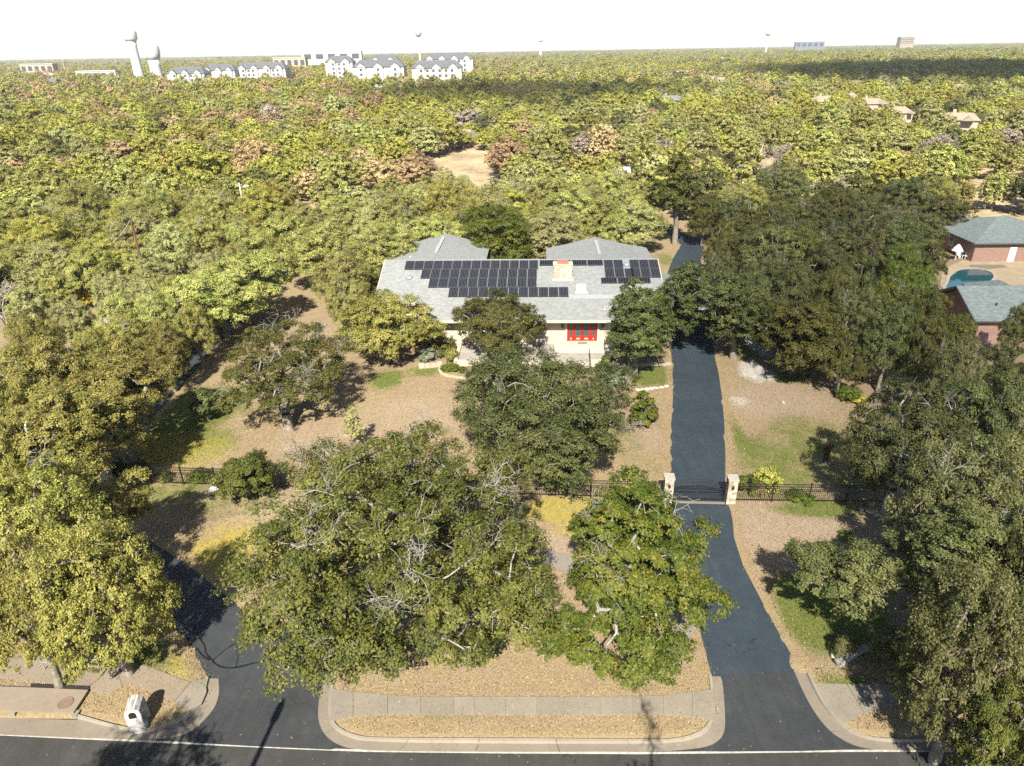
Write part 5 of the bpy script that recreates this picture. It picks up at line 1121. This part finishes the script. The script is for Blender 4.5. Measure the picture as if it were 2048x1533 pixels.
# ---------------------------------------------------------------- litter and grass on the ground
def scatter_flat(name, n, x0, x1, y0, y1, accept, size, cols, label, hgt=0.0, blade=False, seed=1):
    rg = np.random.default_rng(seed); p = np.column_stack([rg.uniform(x0, x1, n), y0 + (y1 - y0) * rg.uniform(0, 1, n) ** 1.2])
    fx = np.clip(np.searchsorted(gx, p[:, 0]) - 1, 0, nx - 2); fy = np.clip(np.searchsorted(gy, p[:, 1]) - 1, 0, ny - 2); gi_ = fy * nx + fx; s = sd[gi_]
    m = accept(p, s, gi_, rg); p = p[m]; gi_ = gi_[m]; s = s[m]
    z = np.where(s > 0, np.maximum(zg[gi_], 0), .008); C = np.column_stack([p, z + .02]); n = len(p)
    if blade:
        a = rg.uniform(0, 6.28, n); d = np.column_stack([np.cos(a), np.sin(a), np.zeros(n)]); L = size * rg.uniform(.5, 1.3, n)[:, None]; tip = C + np.column_stack([rg.normal(size=n) * .4, rg.normal(size=n) * .4, np.ones(n)]) * L
        v = np.stack([C - d * L * .32, C + d * L * .32, tip], 1).reshape(-1, 3); f = np.arange(3 * n).reshape(n, 3); k_ = 3
    else:
        nn_ = unit(np.column_stack([rg.normal(size=n) * .35, rg.normal(size=n) * .35, np.ones(n)])); a = unit(np.cross(nn_, rg.normal(size=(n, 3)))); b = np.cross(nn_, a); L = size * rg.uniform(.6, 1.4, n)[:, None]
        v = np.stack([C - a * L * .5, C + b * L * .32, C + a * L * .5, C - b * L * .32], 1).reshape(-1, 3); f = np.arange(4 * n).reshape(n, 4); k_ = 4
    link(name, np_mesh(name, v, f, [leaf_mat(name + '_blade', cols, .15, 0.0)], {'tint': np.repeat(rg.uniform(0, 1, n), k_)}), kind='stuff', label=label)
scatter_flat('fallen_leaves', 40000, -28, 26, 18.6, 62, lambda p, s, g, r: (r.uniform(size=len(p)) < np.where(s < 0, np.clip(.10 + .9 * np.exp(s / .35), 0, 1) * np.where(p[:, 1] < 25, .30, .07), np.where(s < 1.4, .6, .12))), .06, [(.13,.08,.04),(.25,.17,.085),(.35,.26,.14),(.40,.32,.18)], 'fallen tan oak leaves along the driveway edges and gutters', seed=3)
scatter_flat('dry_grass', 170000, -32, 30, 20, 64, lambda p, s, g, r: (s > .12) & (green[g] < .45 + r.uniform(-.2, .2, len(p))) & (r.uniform(size=len(p)) < .8), .075, [(.13,.09,.045),(.27,.20,.105),(.40,.32,.18),(.45,.36,.2)], 'short dry straw-coloured grass of the lawn', blade=True, seed=4)
scatter_flat('green_grass', 160000, -34, 34, 20, 64, lambda p, s, g, r: (s > .1) & (green[g] > .35 + r.uniform(-.2, .2, len(p))), .085, [(.04,.055,.012),(.09,.115,.026),(.18,.19,.055),(.26,.24,.08)], 'green grass patches on the lawn', blade=True, seed=5)
# ---------------------------------------------------------------- ordinary near trees (shared shapes), placed where the photograph shows them
NEAR = [  # crown centre x, y, radius in view, height, kind
 (640,505,85,8.8,'sage'),(575,470,75,9.0,'sage'),(690,560,62,7.6,'sage'),(695,600,48,7.0,'sage'),(470,540,62,7.6,'sage'),(690,470,55,8.0,'sage'),(740,545,34,5.0,'green'),
 (350,600,60,7.5,'sage'),(315,650,55,7.0,'sage'),(240,690,62,7.5,'olive'),(190,720,50,7.0,'olive'),(60,690,60,7.0,'olive'),(150,640,50,6.5,'pale'),(30,760,50,8.0,'olive'),
 (340,500,55,8.0,'pale'),(400,470,60,8.0,'sage'),(280,450,60,8.5,'sage'),(95,480,70,9.0,'lime'),(50,530,60,8.0,'sage'),(180,540,60,8.0,'sage'),(230,590,45,6.0,'pale'),(20,440,60,8.0,'sage'),(160,460,50,8.0,'sage'),(120,560,45,6.5,'sage'),(300,560,45,6.5,'pale'),
 (1130,405,58,8.5,'sage'),(1195,430,58,8.6,'sage'),(1258,428,50,8.8,'sage'),(1090,440,50,8.0,'sage'),(1240,380,48,8.0,'green'),(1165,465,40,6.5,'sage'),(1235,460,48,7.0,'sage'),(1040,405,55,9.0,'pale'),
 (1440,500,39,7.5,'green'),(1410,430,45,7.9,'green'),(1470,440,45,7.9,'dark'),(1500,500,49,7.9,'dark'),(1550,450,52,7.9,'dark'),(1600,500,52,7.9,'dark'),(1530,560,54,7.9,'dark'),(1590,580,52,7.9,'dark'),(1650,540,52,7.9,'dark'),
 (1655,610,54,9.1,'green'),(1715,570,52,9.1,'dark'),(1710,650,55,7.9,'cedar'),(1770,610,52,7.9,'bright'),(1780,680,59,8.4,'dark'),(1840,640,54,7.9,'green'),(1850,710,59,7.9,'green'),(1905,690,54,8.1,'green'),(1690,490,45,7.5,'dark'),(1745,500,45,8.6,'cedar'),
 (1800,545,43,8.1,'bright'),(1835,580,39,7.1,'bright'),(1850,470,46,7.0,'cedar'),(1860,520,39,6.2,'green'),(1620,440,45,7.5,'dark'),(1790,455,45,8.1,'cedar'),(1730,430,45,7.5,'dark'),(1670,410,43,7.5,'green'),(2040,655,39,6.6,'cedar'),(2000,750,59,7.0,'dark'),(1905,770,63,8.1,'cedar'),
 (1560,640,39,6.2,'dark'),(1500,600,45,7.5,'dark'),(1640,690,36,5.3,'green'),(1690,720,45,6.2,'green'),(2060,780,54,7.0,'cedar'),(1440,560,36,7.0,'dark'),
 (250,645,55,7.5,'sage'),(330,700,52,7.0,'olive'),(40,850,75,9.0,'olive'),(25,940,75,9.0,'olive'),(55,620,52,7.0,'pale'),(430,560,50,7.5,'pale'),(390,660,45,7.0,'olive'),(300,610,48,7.0,'pale'),(500,500,55,8.5,'sage'),(735,480,45,7.5,'pale'),
 (825,415,58,10.0,'pale'),(770,435,50,8.0,'pale'),(888,356,24,6.0,'pale'),(928,372,24,6.0,'pale'),
]
ORD = ['first', 'second', 'third', 'fourth', 'fifth', 'sixth', 'seventh', 'eighth', 'ninth', 'tenth', 'eleventh', 'twelfth', 'thirteenth', 'fourteenth', 'fifteenth', 'sixteenth', 'seventeenth', 'eighteenth', 'nineteenth', 'twentieth']
LANDMARKS = [('the grey carport roof', 1360, 565), ('the left roof wing', 880, 490), ('the right roof wing', 1190, 490), ('the brick outbuilding', 1970, 480), ('the tan field', 905, 350), ('the red-brown pole', 265, 470), ('the swimming pool', 1940, 560),
    ('the bare-trunked tree', 1350, 420), ('the white gravel patch', 1515, 720), ('the left roof edge', 740, 560), ('the left driveway bend', 390, 700), ('the left picture edge', 10, 560), ('the white clearing', 180, 650),
    ('the grey shed roof', 1505, 345), ('the white shed', 1240, 345), ('the slanted tan roof', 1920, 225), ('the transformer pole', 1358, 262), ('the twin poles at right', 1965, 280), ('the lone wood house', 925, 258), ('the white light pole', 478, 385), ('the upper left corner', 60, 250), ('the dark brick house', 1990, 620), ('the grove end', 1850, 560)]
ADJ = {'olive': 'olive', 'sage': 'light yellow-olive', 'green': 'mid-green', 'dark': 'dark green', 'bright': 'rich green', 'lime': 'yellow-green', 'pale': 'pale grey-green', 'rust': 'rust-brown', 'yellow': 'golden yellow', 'grey': 'bare grey', 'silver': 'silvery', 'cedar': 'grey-green'}
pending = []        # (object, kind, px, py) awaiting a label
def want_label(o, leaf, x, y, h): px, py, _ = proj(x, y, h * .6); pending.append((o, leaf, px, py))
for i, (cx, cy, rx, h, leaf) in enumerate(NEAR):
    x, y, R = crown_place(cx, cy, rx, h); p = PROTO[i % 6]; rz = rng.uniform(0, 6.28)
    o = place_tree(p, (x, y, max(0, ground_z(x, y)) - .05 if y < 120 else -.3), (R / PR, R / PR, h / PH), rz, leaf, 'x', group='oaks round the house and grove')
    TREES[-1] = (x, y, R); want_label(o, leaf, x, y, h)
for i in range(38): pass

# low shrubs and brush near the house and fence
SHR = [make_tree('shrub_a', 51, 1.0, 1.3, 20, .32, 5200, .085, low=.05, trunk_h=.15, trunk_r=.03), make_tree('shrub_b', 52, 1.0, 1.2, 16, .36, 4600, .085, low=.05, trunk_h=.15, trunk_r=.03, open_=.3)]
BR_M = bark_mat('brush_twigs', (.15,.125,.10), (.33,.29,.245))
BRUSH = [bare_tree('brush_a', 61, 2.4, 3.2, 420, BR_M), bare_tree('brush_b', 62, 2.4, 3.0, 420, BR_M)]
def shrub(px, py, r, h, leaf, label, s=0, name='shrub', cat='shrub'):
    g = G(px, py); o = place_tree(SHR[s % 2], (g[0], g[1], max(0, ground_z(g[0], g[1]))), (r, r, h / 1.25), px * .7, leaf, label, name, cat, 'garden and fence shrubs'); TREES.pop(); return o
shrub(898,741,.85,.6,'bright','bright green low hedge mound in the flower bed, left one of two')
shrub(918,743,.8,.55,'bright','bright green low hedge mound in the flower bed, touching the left mound',1)
shrub(966,743,.75,.6,'bright','bright green low round bush alone at the right of the bed')
shrub(857,722,1.1,1.5,'silver','silvery shrub left of the patio',1)
shrub(885,712,1.5,2.0,'green','dark green shrub between silvery shrub and patio')
shrub(840,700,1.0,1.2,'rust','rusty little shrub beside the house wall at left',1)
shrub(905,725,.8,1.4,'olive','narrow shrub at the patio corner')
shrub(1213,752,1.3,2.0,'bright','bright green shrub below the porch steps',1)
shrub(1232,775,1.3,2.2,'silver','silvery green shrub below the porch steps')
shrub(1300,842,.8,1.4,'green','dark green bush at the foot of the yellow-green shrub')
shrub(1530,985,1.0,1.9,'lime','yellow-green bush growing through the fence right of the gate')
shrub(1497,985,.9,1.3,'bright','green bush against the fence right of the gate pillar',1)
shrub(1515,990,.6,1.0,'rust','reddish shrub in front of the fence right of the gate')
shrub(1600,1000,1.0,.5,'bright','low green weeds at the fence foot at right',1)
shrub(283,955,.9,1.1,'bright','bright green bush at the fence foot at left')
shrub(330,962,.7,.8,'green','dark little bush at the fence foot, left of the boulder',1)
shrub(400,962,.9,.8,'bright','leafy weeds behind the fence above the white boulder')
shrub(255,955,1.0,1.3,'dark','dark bush between the two left oak trunks',1)
shrub(1695,800,1.2,1.3,'bright','rich green bush at the lawn corner right of the gravel')
shrub(1717,808,.7,.8,'yellow','orange-yellow flowering shrub at the lawn corner',1)
shrub(1700,745,1.8,2.4,'bright','dense green bush at the right lawn border')
shrub(1725,760,.8,1.2,'rust','orange-leaved shrub at the right lawn border',1)
shrub(1690,1080,.5,.5,'bright','small green weed tuft in the tree shade below the right fence')
shrub(795,497,1.9,3.0,'yellow','golden bush beside the left roof wing')
shrub(45,570,2.6,4.2,'yellow','large golden yellow shrub at the left edge',1,'shrub')
shrub(185,612,2.2,3.0,'yellow','golden yellow shrub above the white clearing at left')
shrub(820,465,1.6,2.0,'dark','dark shrub behind the left roof wing',1)
shrub(735,595,1.3,2.0,'bright','bright green shrub against the left house wall')
def brush(px, py, r, h, label, s=0, mat=None):
    g = G(px, py); o = empty('bare_shrub', (g[0], g[1], 0), label, 'shrub', 'bare grey brush', px * .3); o.scale = (r / 2.4, r / 2.4, h / 3.0); t = link('branches', BRUSH[s % 2], o)
    if mat: set_mat(t, mat)
    TREES.append((g[0], g[1], r * .8))
brush(12,655,4.2,5,'large bare greyish brush at the left edge below the yellow shrub'); brush(1255,858,1.6,1.4,'small bare shrub on the lawn left of the driveway',1); brush(1760,735,3.2,3.6,'bare grey brush under the grove above the dark thicket')
brush(1215,390,5,4.6,'bare grey brush behind the house near the white shed',1); brush(1290,385,4.5,4.4,'bare grey brush right of the white shed'); brush(1640,420,5,6,'bare grey tree in the dark grove at right',1); brush(545,430,4.5,5,'bare grey brush in the left wood near the white pole')
brush(700,345,5,6,'bare pale tree at the edge of the left wood',1); brush(420,395,4,5,'bare brush in the left wood',1); brush(1540,355,4,7,'bare reddish tree beside the dead trunk'); brush(60,300,5,6,'bare pale tree far up at the left edge',1); brush(1890,330,5,7,'bare pale tree below the twin poles')

# ---------------------------------------------------------------- the wood beyond: auto-placed, largest 300 as trees, the rest one woodland
MIDP = [make_tree('mid_a', 71, 4.6, 7.4, 34, 1.25, 9000, .34, spray=12), make_tree('mid_b', 72, 4.6, 7.6, 30, 1.35, 9000, .34, spray=12, open_=.3, lean=(.5, .2)), make_tree('mid_c', 73, 4.6, 8.0, 40, 1.15, 9500, .32, spray=12, low=.15), make_tree('mid_d', 74, 3.4, 7.8, 32, 1.0, 8500, .30, spray=12, low=.08, shape='dome')]
MIDB = bare_tree('mid_bare', 75, 4.6, 7.4, 500, BR_M)
def loc_h(x, y): return HY + 0
EXCL = [GL([(838,318),(980,315),(990,400),(985,470),(930,475),(870,470),(842,430)]), GL([(675,385),(760,378),(775,420),(700,425)]), GL([(1105,345),(1190,340),(1195,385),(1110,390)]), GL([(1880,435),(2200,430),(2200,640),(1880,640)]),
        GL([(1640,470),(1760,440),(1765,462),(1700,530),(1660,520)]), GL([(940,425),(960,405),(975,440),(955,470)]), GL([(560,610),(660,590),(660,690),(560,690)]), GL([(1900,365),(2048,360),(2080,412),(1930,412)]), GL([(370,555),(470,520),(480,545),(400,590)]), GL([(160,640),(215,630),(225,670),(165,680)]), GL([(1318,440),(1385,430),(1400,520),(1320,520)]), GL([(1490,335),(1530,335),(1535,372),(1480,372)]), GL([(760,455),(850,450),(850,485),(760,490)])]
HB = np.array([[-17, 57], [25, 54], [28, 88], [-14, 90]])
cand = []
def blocked(pts, rmin):
    ok = np.ones(len(pts), bool)
    for poly in EXCL: ok &= ~in_poly(pts, poly)
    ok &= ~in_poly(pts, HB)
    near = pts[:, 1] < 150
    if near.any():
        q_ = pts[near]; s = np.full(len(q_), 9e9)
        for poly in (LBACK, RDRIVE, ROAD, LDRIVE): s = np.minimum(s, sdist(q_, poly))
        ok[near] &= s > 2.5
    return ok
def scatter(y0, y1, step, keep=1.0):
    out_ = []; y = y0
    while y < y1:
        st = step(y); xm = 0.80 * y + 25; n = int(2 * xm / st)
        if n > 0:
            xs = np.linspace(-xm, xm, n) + rng.uniform(-.42, .42, n) * st; ys = y + rng.uniform(-.42, .42, n) * st
            out_.append(np.column_stack([xs, ys]))
        y += st * .86
    a = np.vstack(out_); return a[rng.uniform(size=len(a)) < keep]
tp = np.array([(t[0], t[1], t[2]) for t in TREES])
A1 = scatter(75, 420, lambda y: 7.3 + y * .003)
b_px = np.array([proj(x, y, 0)[:2] for x, y in A1])
keepout = GL([(180,760),(250,640),(400,590),(520,560),(640,560),(760,600),(1700,640),(1900,700),(1900,1600),(100,1600)])
ok = blocked(A1, 3) & ~in_poly(A1, keepout) & ~(b_px[:, 1] > 700)
for x, y, r in tp: ok &= np.hypot(A1[:, 0] - x, A1[:, 1] - y) > max(2.6, r * .78)
for e_ in FAR_EXCL: ok &= ~in_poly(A1, e_)
A1 = A1[ok]
def kind_at(P):
    n1 = vnoise(P, 38, 21); n2 = vnoise(P, 17, 22); u = rng.uniform(size=len(P)); px = np.array([proj(x, y, 5)[:2] for x, y in P])
    out_ = []
    for (qx, qy), a, b, w in zip(px, n1, n2, u):
        right = qx > 1380 and qy > 330
        if qy > 360:
            c = ['dark', 'cedar', 'green', 'dark', 'olive'][int(w * 5)] if right else ['pale', 'sage', 'sage', 'olive', 'lime', 'sage'][int(w * 6)]
        else:
            warm = 0.25 + (0.25 if (200 < qx < 1000 and qy < 270) else 0) 
            if a > .60 and w < warm + .2: c = ['rust', 'rust', 'sage', 'pale', 'rust', 'olive', 'grey'][int(rng.uniform() * 7)]
            elif a < .42 and w < .6: c = 'lime'
            else: c = ['pale', 'sage', 'pale', 'olive', 'cedar', 'sage', 'rust', 'sage', 'lime', 'pale'][int(w * 10)]
            if c == 'rust' and (w > .7 or (qx > 1080 and w > .16)): c = ['sage', 'lime', 'pale'][int(rng.uniform() * 3)]
        if 'x' == 'y': c = 'grey'
        out_.append(c)
    return out_
K1 = kind_at(A1); order = np.argsort(A1[:, 1]); n_ind = 300 - len(TREES)
vis = [i for i in order if -40 < proj(A1[i, 0], A1[i, 1], 4)[0] < 2088]
ind = set(vis[:n_ind]); rest = [i for i in order if i not in ind]
for j, i in enumerate(vis[:n_ind]):
    x, y = A1[i]; leaf = K1[i]; s = rng.uniform(.72, 1.2); hs = s * rng.uniform(.85, 1.2); rz = rng.uniform(0, 6.28)
    if leaf == 'grey':
        o = empty('bare_tree', (x, y, -.3), 'x', 'tree', 'trees of the wood behind the house', rz); o.scale = (s, s, hs); link('branches', MIDB, o)
    else:
        p = (PROTO[j % 6] if y < 118 else MIDP[3 if leaf == 'lime' and j % 2 else j % 3]); sc = s * (4.4 / 5 if y < 118 else .98)
        o = place_tree(p, (x, y, -.3 if not (-66 < x < 78 and y < 124) else 0), (sc, sc, hs * .96), rz, leaf, 'x', group='trees of the wood behind the house')
    want_label(o, leaf, x, y, 7)
# labels by look, by the nearest landmark and by order from the left
cells = {}
for o, leaf, px, py in pending:
    nm, lx, ly = min(LANDMARKS, key=lambda L: (px - L[1]) ** 2 + 2.2 * (py - L[2]) ** 2)
    dx, dy = px - lx, py - ly
    if abs(dy) > 1.8 * abs(dx): d = 'beyond' if dy < 0 else 'in front of'
    elif abs(dx) > 3.2 * abs(dy): d = 'left of' if dx < 0 else 'right of'
    else: d = ('beyond and ' if dy < 0 else 'before and ') + ('left of' if dx < 0 else 'right of')
    cells.setdefault((leaf, nm, d), []).append((px, o))
for (leaf, nm, d), lst in cells.items():
    lst.sort(key=lambda t: t[0]); kn = 'juniper' if leaf in ('lime',) else 'tree' if leaf in ('rust', 'yellow', 'grey', 'bright') else 'oak'
    for i, (px, o) in enumerate(lst):
        o['label'] = '%s %s %s %s' % (ADJ[leaf], kn, d, nm) + ('' if len(lst) == 1 else ', %s from left' % ORD[min(i, 19)])

# the rest: one woodland that reads as one mass (points instanced with far tree shapes)
FARK = ['sage', 'olive', 'green', 'dark', 'lime', 'pale', 'rust', 'grey', 'cedar']
wcol = bpy.data.collections.new('woodland_shapes')
far_shapes = []
for s in range(2):
    far_shapes.append(make_tree('far_%d' % s, 81 + s, 4.6, 7.4, 22, 1.45, 3600, .52, spray=9, open_=.1, low=.1)[1])
far_mid = [MIDP[0][1], MIDP[2][1]]
idx = 0; KI = {}
def join_tr(tm, cm): return cm
for lod, shapes in ((0, far_mid), (1, far_shapes)):
    for kf in FARK:
        for s, me in enumerate(shapes):
            m2 = me.copy(); m2.materials.clear(); m2.materials.append(LEAF[kf])
            o = bpy.data.objects.new('w%03d' % idx, m2); wcol.objects.link(o); KI[(lod, kf, s)] = idx; idx += 1
pts = [A1[rest]]; kinds = [K1[i] for i in rest]; lods = [0] * len(rest); big = [1.0] * len(rest)
for y0, y1, st, sc in ((420, 900, lambda y: 9.2, 1.05), (900, 1800, lambda y: 15, 1.5), (1800, 3800, lambda y: 30, 2.6), (3800, 9000, lambda y: 75, 5.5)):
    B = scatter(y0, y1, st, .93); B = B[blocked(B, 3)]
    for e_ in FAR_EXCL if 'FAR_EXCL' in globals() else []: B = B[~in_poly(B, e_)]
    pts.append(B); kinds += kind_at(B); lods += [1] * len(B); big += [sc] * len(B)
PTS = np.vstack(pts); NP_ = len(PTS); big = np.array(big)
gap = vnoise(PTS, 30, 31) > .12
rotv = rng.uniform(0, 6.28, NP_); sc_ = rng.uniform(.68, 1.25, NP_); szz = sc_ * rng.uniform(.85, 1.2, NP_) * np.where(PTS[:, 1] > 300, 1.18, 1.0) * np.where((PTS[:, 1] > 440) & (PTS[:, 1] < 1000) & (PTS[:, 0] < -20), 1.18, 1.0)
scv = np.column_stack([sc_ * big, sc_ * big, szz * np.where(big > 1, big ** .25, 1)])
ids = np.array([KI[(l, k_, int(rng.integers(2)))] for l, k_ in zip(lods, kinds)])
ok = gap
me = bpy.data.meshes.new('woodland'); P3 = np.column_stack([PTS, np.full(NP_, -.35)])[ok]; me.vertices.add(len(P3)); me.vertices.foreach_set('co', P3.astype(np.float32).ravel())
a = me.attributes.new('pick', 'INT', 'POINT'); a.data.foreach_set('value', ids[ok].astype(np.int32))
a = me.attributes.new('turn', 'FLOAT', 'POINT'); a.data.foreach_set('value', rotv[ok].astype(np.float32))
a = me.attributes.new('grow', 'FLOAT_VECTOR', 'POINT'); a.data.foreach_set('vector', scv[ok].astype(np.float32).ravel())
wood = link('woodland', me, kind='stuff', label='mixed olive, yellow-green and rusty woodland stretching to the horizon')
ng = bpy.data.node_groups.new('woodland_scatter', 'GeometryNodeTree')
ng.interface.new_socket('Geometry', in_out='INPUT', socket_type='NodeSocketGeometry'); ng.interface.new_socket('Geometry', in_out='OUTPUT', socket_type='NodeSocketGeometry')
N_ = ng.nodes; L_ = ng.links
gi = N_.new('NodeGroupInput'); go = N_.new('NodeGroupOutput'); iop = N_.new('GeometryNodeInstanceOnPoints'); ci = N_.new('GeometryNodeCollectionInfo')
ci.inputs['Collection'].default_value = wcol; ci.inputs['Separate Children'].default_value = True; ci.inputs['Reset Children'].default_value = True
def named(nm, t):
    nd = N_.new('GeometryNodeInputNamedAttribute'); nd.data_type = t; nd.inputs['Name'].default_value = nm; return nd.outputs[0]
cx_ = N_.new('ShaderNodeCombineXYZ'); L_.new(named('turn', 'FLOAT'), cx_.inputs[2])
L_.new(gi.outputs[0], iop.inputs['Points']); L_.new(ci.outputs[0], iop.inputs['Instance']); iop.inputs['Pick Instance'].default_value = True
L_.new(named('pick', 'INT'), iop.inputs['Instance Index']); L_.new(cx_.outputs[0], iop.inputs['Rotation']); L_.new(named('grow', 'FLOAT_VECTOR'), iop.inputs['Scale'])
L_.new(iop.outputs[0], go.inputs[0])
md = wood.modifiers.new('scatter', 'NODES'); md.node_group = ng
print('trees', len(TREES), 'woodland points', int(ok.sum()))
# ---------------------------------------------------------------- clouds whose shadows lie on the land, and the air
def cloud(gx_, gy_, rx, ry, alt, dens, label, seed, soft=0.75):
    t = alt / -SUN_DIR.z; c = (gx_ - SUN_DIR.x * t, gy_ - SUN_DIR.y * t, alt)
    k = NT('cloud_vapour_%d' % seed); v = k.coord('Object')
    ln_ = k.t.nodes.new('ShaderNodeVectorMath'); ln_.operation = 'LENGTH'
    mp = k.t.nodes.new('ShaderNodeVectorMath'); mp.operation = 'MULTIPLY'; mp.inputs[1].default_value = (1 / rx, 1 / ry, 0); k.l(v, mp.inputs[0]); k.l(mp.outputs[0], ln_.inputs[0])
    n = k.noise(2.2 / max(rx, ry) * 2, 5, .6, v)
    e = k.math('ADD', ln_.outputs['Value'], k.math('MULTIPLY', k.math('SUBTRACT', n, .5), .7))
    f = k.ramp(e, [(1.0 - soft, dens), (1.0, 0.0)])
    tr = k.t.nodes.new('ShaderNodeBsdfTransparent'); df = k.t.nodes.new('ShaderNodeBsdfDiffuse'); df.inputs[0].default_value = (.85, .85, .86, 1)
    mx = k.t.nodes.new('ShaderNodeMixShader'); k.l(f, mx.inputs[0]); k.l(tr.outputs[0], mx.inputs[1]); k.l(df.outputs[0], mx.inputs[2])
    me = blob_mesh('cloud', rx * 1.15, ry * 1.15, alt * .05, k.done(mx.outputs[0]), seed, 4, .12, False)
    link('cloud', me, loc=c, kind='stuff', label=label)
cloud(64, 48, 70, 60, 420, .28, 'thin cloud veil shading the near right of the view', 1, .7)
cloud(5, 400, 115, 100, 500, .55, 'small cloud shading a band of wood beyond the house', 2, .45)
cloud(480, 590, 330, 330, 700, .80, 'broad cloud shading the far right hillside', 3, .3)
hz_ = NT('haze_air'); pv = hz_.t.nodes.new('ShaderNodeVolumePrincipled'); pv.inputs['Color'].default_value = (.88, .93, 1.0, 1); pv.inputs['Density'].default_value = 0.00008; pv.inputs['Anisotropy'].default_value = 0.0
hz_.l(pv.outputs[0], hz_.out.inputs['Volume'])
MB().box(-14000, 14000, -150, 16000, -2.5, 95).build('haze', hz_.m, kind='stuff', label='pale haze in the air towards the horizon')
